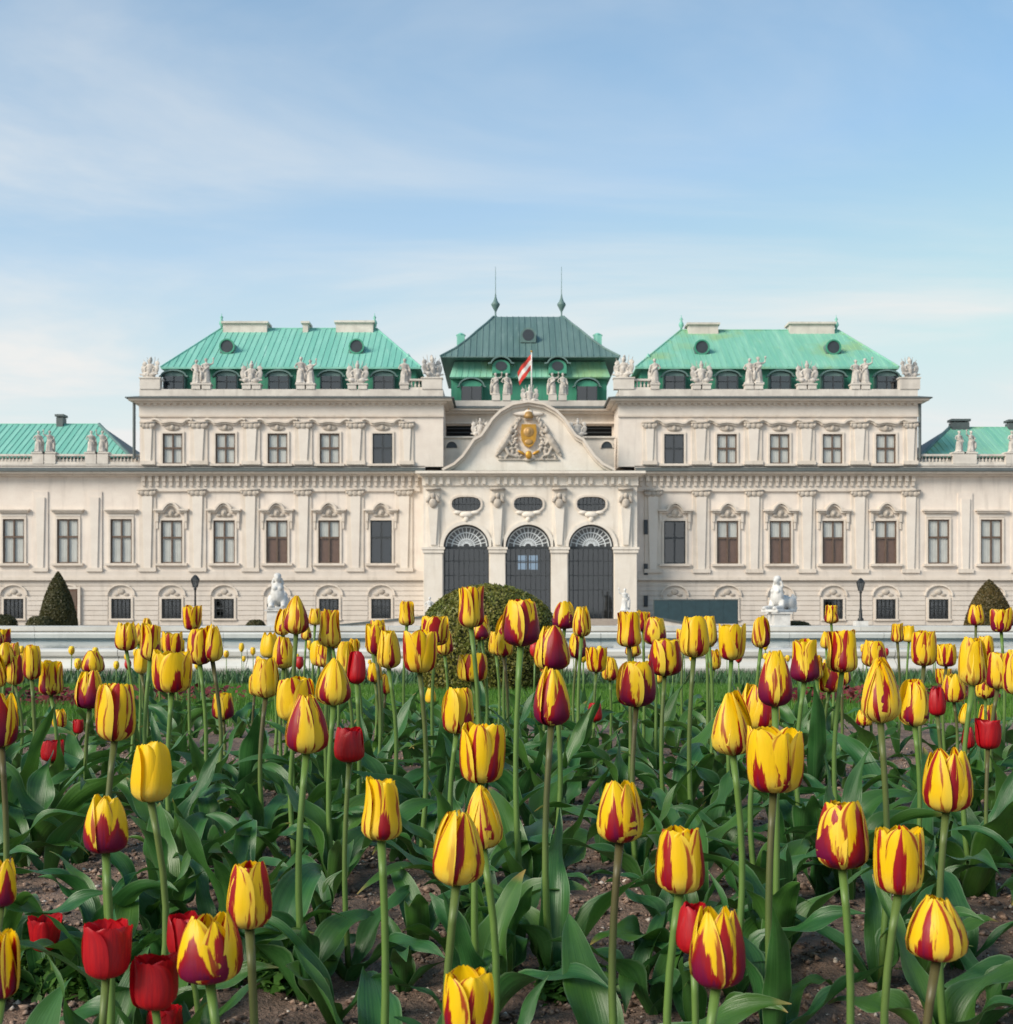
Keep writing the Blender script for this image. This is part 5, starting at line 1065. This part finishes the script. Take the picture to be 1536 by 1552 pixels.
for (px, ty_, by_, wpx, typ, shp) in T:
    s = by_-ty_; best = None
    for i in range(41):
        hh = .045+.001*i; d = FOC*hh/s; z = EYE-(by_-HORIZ)*d/FOC; x = (px-768)*d/FOC; h = z-soil_z(x, d)
        want = .074 if typ != 'R' else .060
        if s < 34: want = .055
        sc_ = abs(h-.30)*(1.0 if .15 < h < .46 else 4.0) + 5*abs(hh-want) + (3 if h < .07 else 0) + (2 if d > 5.4 else 0)
        if best is None or sc_ < best[0]: best = (sc_, hh, d, x, h)
    _, hh, d, x, h = best; MADE.append((x, d, h, hh, wpx/s, typ, shp, px))
for k in range(52):        # further blooms at the back of the bed
    d = trng.uniform(3.1, 5.3); x = trng.uniform(-.40, .40)*d
    MADE.append((x, d, trng.uniform(.22, .40), trng.uniform(.055, .072), trng.uniform(.6, .8), trng.choice('SSSSHSY'), trng.choice(('cup', 'egg', 'egg', 'waist')), 768+FOC*x/d))
def near_word(x, d, me_typ):      # what grows next to this tulip
    q = sorted(((a[0]-x)**2+(a[1]-d)**2, a[5]) for a in MADE)[1:3]
    if q[0][0] > .30**2: return ', standing apart'
    for dd, ty in q:
        if dd < .16**2 and ty != me_typ: return {'R': ', beside a red bloom', 'Y': ', beside a plain yellow bloom', 'H': ', beside a darkly flamed bloom', 'S': ', beside a striped bloom'}[ty]
    return ', touching its neighbour' if q[0][0] < .07**2 else ''
for (x, d, h, hh, ratio, typ, shp, px) in MADE:
    PLACED.append((x, d))
    place = 'by bare soil' if d < 1.75 else ('amid the bed' if d < 2.9 else 'near the lawn')
    stemw = 'tall' if h > .36 else ('medium' if h > .24 else 'short')
    lab = f"{SHW[shp]} {FLW[typ]}, {stemw} stem, {place}{near_word(x, d, typ)}"
    tulip(x, d, soil_z(x, d), max(.06, h), hh, ratio, typ, shp, trng.choice((-90, -30, -30, -45, -15, -60, -75, -105)), 4 if d < 2.2 else (3 if d < 3.2 else 2), (.60 if d < 1.8 else .64)+.8*min(.45, h), lab, 'tulips: '+lab)
# tulip plants without a bloom
def clear_patch(x, y):      # open soil between the rows of the bed
    for cx, cy, rx, ry in ((-.66, 2.04, .12, .22), (-.17, 2.02, .06, .25), (.115, 2.03, .085, .40), (.66, 2.95, .10, .25), (.45, 1.85, .06, .12), (.66, 1.84, .07, .10)):
        if ((x-cx)/rx)**2+((y-cy)/ry)**2 < 1: return True
    return False
def clump(x, y, nl, sc):
    PLACED.append((x, y)); r = empty('tulip_plant', (x, y, soil_z(x, y)))
    w_ = 'at the bare soil edge' if y < 1.9 else ('amid the striped tulips' if y < 3.0 else 'by the lawn')
    lab = {2: 'two-leaved', 3: 'three-leaved', 4: 'four-leaved'}[nl] + (' low' if sc < .75 else (' tall' if sc > .98 else '')) + ' clump of dark green tulip leaves without bloom ' + w_
    tag(r, lab, 'tulip plant', lab); add_leaves(r, nl, sc)
def free(x, y, rad): return not any((x-a)**2+(y-b)**2 < rad*rad for a, b in PLACED)
n = 0; tries = 0
while n < 88 and tries < 9000:       # front of the bed
    tries += 1; y = trng.uniform(1.58, 2.4); x = trng.uniform(-1, 1)*(.41*y+.06)
    if clear_patch(x, y) or not free(x, y, .05): continue
    n += 1; clump(x, y, trng.choice((2, 3, 3, 4)), trng.uniform(.6, .92))
n = 0; tries = 0
while n < 135 and tries < 9000:
    tries += 1; y = 2.3+2.5*trng.random(); x = trng.uniform(-1, 1)*(.42*y+.12)
    if clear_patch(x, y) or not free(x, y, .07): continue
    if y > 3.1 and (x < -.13*y or x > .24*y) and trng.random() < .8: continue
    n += 1; clump(x, y, trng.choice((2, 3, 3, 4)), trng.uniform(.8, 1.1) if y < 3.2 else trng.uniform(.65, .95))
# the bed goes on beyond both sides of the photograph
for sd in (-1, 1):
    for k in range(26):
        y = trng.uniform(1.7, 4.6); x = sd*y*trng.uniform(.45, .78); shp = trng.choice(('cup', 'egg', 'waist')); typ = trng.choice('SSSHS')
        if k % 2: clump(x, y, trng.choice((2, 3, 4)), trng.uniform(.7, 1.0)); continue
        lab = f"{SHW[shp]} {FLW[typ]} at the outer end of the bed"; tulip(x, y, soil_z(x, y), trng.uniform(.24, .40), trng.uniform(.06, .075), trng.uniform(.6, .8), typ, shp, trng.choice((-90, -30, -60)), 3, .85, lab, 'tulips: '+lab)
# far small tulips beyond the lawn, each one mesh with stem, bloom and leaves
def small_tulip(red, seed):
    rr = random.Random(seed); mb = MB(); mb.tube([(0, 0, -.03), (.01, 0, .2), (.015, 0, .36)], .006, 6); me1 = len(mb.f)
    mb.lathe([(.010, .35), (.030, .372), (.037, .40), (.034, .43), (.024, .452), (.010, .455)], (.015, 0, 0), 9); me2 = len(mb.f)
    for q in range(3):
        a = q*2.1+rr.random(); c, s_ = math.cos(a), math.sin(a)
        mb.add([(0, 0, 0), (.05*c-.02*s_, .05*s_+.02*c, .1), (.05*c+.02*s_, .05*s_-.02*c, .1), (.10*c, .10*s_, .2)], [(0, 1, 3), (0, 3, 2)])
    me = mb.mesh('small_tulip', True)
    for m_ in (M['stem'], M['far_red'] if red else M['far_yellow'], M['leaf_far']): me.materials.append(m_)
    for p_ in me.polygons: p_.material_index = 0 if p_.index < me1 else (1 if p_.index < me2 else 2)
    return me
M['far_red'] = plain('far_red_petal', (.50, .01, .012), .5, 0, .4, 60); M['leaf_far'] = plain('far_leaf', (.05, .13, .04), .5, 0, .4, 20)
t = NT('far_yellow_petal'); v = t.coord(); n_ = t.noise(t.scale(v, (90, 90, 14)), 1.0, 2); t.put(t.p.inputs['Base Color'], t.mix(t.ramp(n_, .54, .62), (.88, .58, .01), (.34, .008, .012))); t.p.inputs['Roughness'].default_value = .5; M['far_yellow'] = t.m
FAR = [small_tulip(False, 1), small_tulip(False, 2), small_tulip(True, 3)]
for k in range(70):
    y = trng.uniform(15.3, 19.4); x = trng.uniform(-.42, .42)*y; me = FAR[2] if k % 9 == 0 else FAR[k % 2]
    o = link('small_tulip', me); o.location = (x, y, ground_z(y)+.03); s = trng.uniform(.7, 1.1); o.scale = (s, s, s*trng.uniform(.9, 1.25)); o.rotation_euler = (0, 0, trng.uniform(0, 6))
    red = me is FAR[2]; tag(o, 'tiny red tulip in the far flower strip before the basin' if red else 'tiny striped yellow tulip in the far flower strip before the basin', 'tulip', 'far red tulips' if red else 'far yellow tulips')
for k in range(30):
    y = trng.uniform(6.5, 11.5); x = trng.uniform(-.40, .40)*y; me = FAR[2] if k % 4 == 0 else FAR[k % 2]
    if abs(x+.1) < .9 and y > 8: continue
    o = link('small_tulip', me); o.location = (x, y, ground_z(y)+.02); s = trng.uniform(.55, .8); o.scale = (s, s, s); o.rotation_euler = (0, 0, trng.uniform(0, 6))
    red = me is FAR[2]; tag(o, 'small red tulip growing out on the lawn behind the bed' if red else 'small striped yellow tulip growing out on the lawn behind the bed', 'tulip', 'lawn red tulips' if red else 'lawn yellow tulips')

# ------------------------------------------------------------------ ground cover: grass, clods, pebbles, weeds, far bedding leaves
gv = np.vectorize(ground_z)
def blades(name, n, xr, yr, h, w, mat, dz=.02, xs=None, ys=None, lean=.5):
    y = nr.uniform(*yr, n) if ys is None else ys; x = (nr.uniform(-1, 1, n)*xr(y)) if xs is None else xs; n = len(x)
    zt = np.interp(y, np.linspace(0, 25, 400), [ground_z(q) for q in np.linspace(0, 25, 400)])+dz
    a = nr.uniform(0, 2*np.pi, n); hh = h*nr.uniform(.5, 1.4, n); l1 = hh*nr.uniform(0, lean, n); b = nr.uniform(0, 2*np.pi, n)
    V = np.stack([np.stack([x-w*np.cos(a), y-w*np.sin(a), zt-.01], 1), np.stack([x+w*np.cos(a), y+w*np.sin(a), zt-.01], 1), np.stack([x+l1*np.cos(b), y+l1*np.sin(b), zt+hh], 1)], 1).reshape(-1, 3)
    return tag(link(name, np_mesh(name, V, np.arange(3*n).reshape(n, 3), 3, mat)), kind='stuff')
M['grass'] = leaf_mat('grass_blade', (.055, .17, .014), (.095, .22, .02), (.13, .25, .03), .3, .5, 3.0)
o = blades('lawn_grass', 110000, lambda y: .46*y+.3, (5.2, 15.2), .05, .004, M['grass']); tag(o, 'short bright green grass of the lawn between bed and basin', 'grass')
def lumps(name, n, mat, smin, smax, yr, label, cat):
    y = yr[0]+(yr[1]-yr[0])*nr.uniform(0, 1, n)**1.5; x = nr.uniform(-1, 1, n)*(.42*y+.15); s = smin+(smax-smin)*nr.uniform(0, 1, n)**3
    z = np.array([soil_z(a, b) for a, b in zip(x, y)])+s*.25
    base = np.array([(1,0,0),(-1,0,0),(0,1,0),(0,-1,0),(0,0,1),(0,0,-1)], float); F0 = np.array([(0,2,4),(2,1,4),(1,3,4),(3,0,4),(2,0,5),(1,2,5),(3,1,5),(0,3,5)])
    V = base[None]*s[:, None, None]*nr.uniform(.5, 1.2, (n, 6, 1))*np.array([1.2, 1.0, .7]); V += nr.normal(0, .18, V.shape)*s[:, None, None]
    a = nr.uniform(0, 6.28, n); c, sn = np.cos(a)[:, None], np.sin(a)[:, None]; V = np.stack([V[..., 0]*c-V[..., 1]*sn, V[..., 0]*sn+V[..., 1]*c, V[..., 2]], 2)+np.stack([x, y, z], 1)[:, None]
    F = (F0[None]+(np.arange(n)*6)[:, None, None]).reshape(-1, 3)
    return tag(link(name, np_mesh(name, V.reshape(-1, 3), F, 3, mat)), label, cat, kind='stuff')
t = NT('clod'); v = t.geo(); n1 = t.noise(v, 160, 1); t.put(t.p.inputs['Base Color'], t.mix(t.ramp(n1, .35, .65), (.105, .066, .048), (.35, .24, .18))); t.p.inputs['Roughness'].default_value = .95; M['clod'] = t.m
t = NT('pebble'); v = t.geo(); n1 = t.noise(v, 130, 1); t.put(t.p.inputs['Base Color'], t.mix(t.ramp(n1, .35, .65), (.32, .24, .19), (.66, .58, .50))); t.p.inputs['Roughness'].default_value = .85; M['pebble'] = t.m
lumps('soil_clods', 17000, M['clod'], .0025, .011, (1.2, 4.2), 'loose brown crumbs of soil between the tulips', 'soil')
lumps('pebbles', 4200, M['pebble'], .002, .0065, (1.2, 4.0), 'pale grit and pebbles scattered on the bed soil', 'pebbles')
M['weed'] = leaf_mat('weed_leaf', (.05, .14, .02), (.085, .20, .03), (.13, .26, .05), .3, .5, 30)
def weeds(name, n, cx, cy, rx, ry, label, size=.010, hmax=.05):
    a = nr.uniform(0, 2*np.pi, n); q = np.sqrt(nr.uniform(0, 1, n)); x = cx+rx*q*np.cos(a)+nr.normal(0, rx*.1, n); y = cy+ry*q*np.sin(a)+nr.normal(0, ry*.1, n)
    z = np.array([soil_z(p, max(.8, r_)) for p, r_ in zip(x, y)])+nr.uniform(.0, hmax, n)*(1-q*.6)
    N = np.tile(np.array([[0, -.2, 1.0]]), (n, 1)); return tag(leaf_cloud(name, np.stack([x, y, z], 1), N, size, M['weed'], None, .5, .5), label, 'weeds', kind='stuff')
weeds('ground_weeds', 6500, -.53, 1.74, .20, .09, 'carpet of small green weeds around the red tulips at the bed edge')
weeds('ground_weeds', 1000, -.29, 1.73, .045, .06, 'small tuft of weeds at the foot of the leaf clumps')
weeds('ground_weeds', 600, .09, 1.69, .05, .04, 'tuft of tiny weeds on bare soil')
yy = nr.uniform(15.2, 19.5, 9000); blades('bedding_leaves', 0, None, None, .16, .018, M['leaf_far'], .03, nr.uniform(-.45, .45, 9000)*yy, yy, .8)
tag(bpy.data.objects['bedding_leaves'], 'low green bedding foliage in the far flower strip', 'foliage')
M['wallflower'] = plain('dark_red_flower', (.16, .012, .012), .7, 0, .5, 60)
for k, (px, y, rx) in enumerate(((60, 7.6, .5), (110, 7.4, .3), (290, 8.0, .35), (1245, 7.6, .35), (1330, 8.2, .4), (1440, 8.0, .3))):
    n = 260; x = (px-768)*y/FOC+nr.normal(0, rx*.5, n); yv = y+nr.normal(0, .18, n); z = np.array([ground_z(q) for q in yv])+nr.uniform(.03, .13, n)
    o = leaf_cloud('wallflowers', np.stack([x, yv, z], 1), np.tile(np.array([[0, -.4, 1.0]]), (n, 1)), .018, M['wallflower'], None, .6, .8); tag(o, 'low patch of dark red bedding flowers on the lawn', 'flowers', 'dark red flower patches', 'stuff')
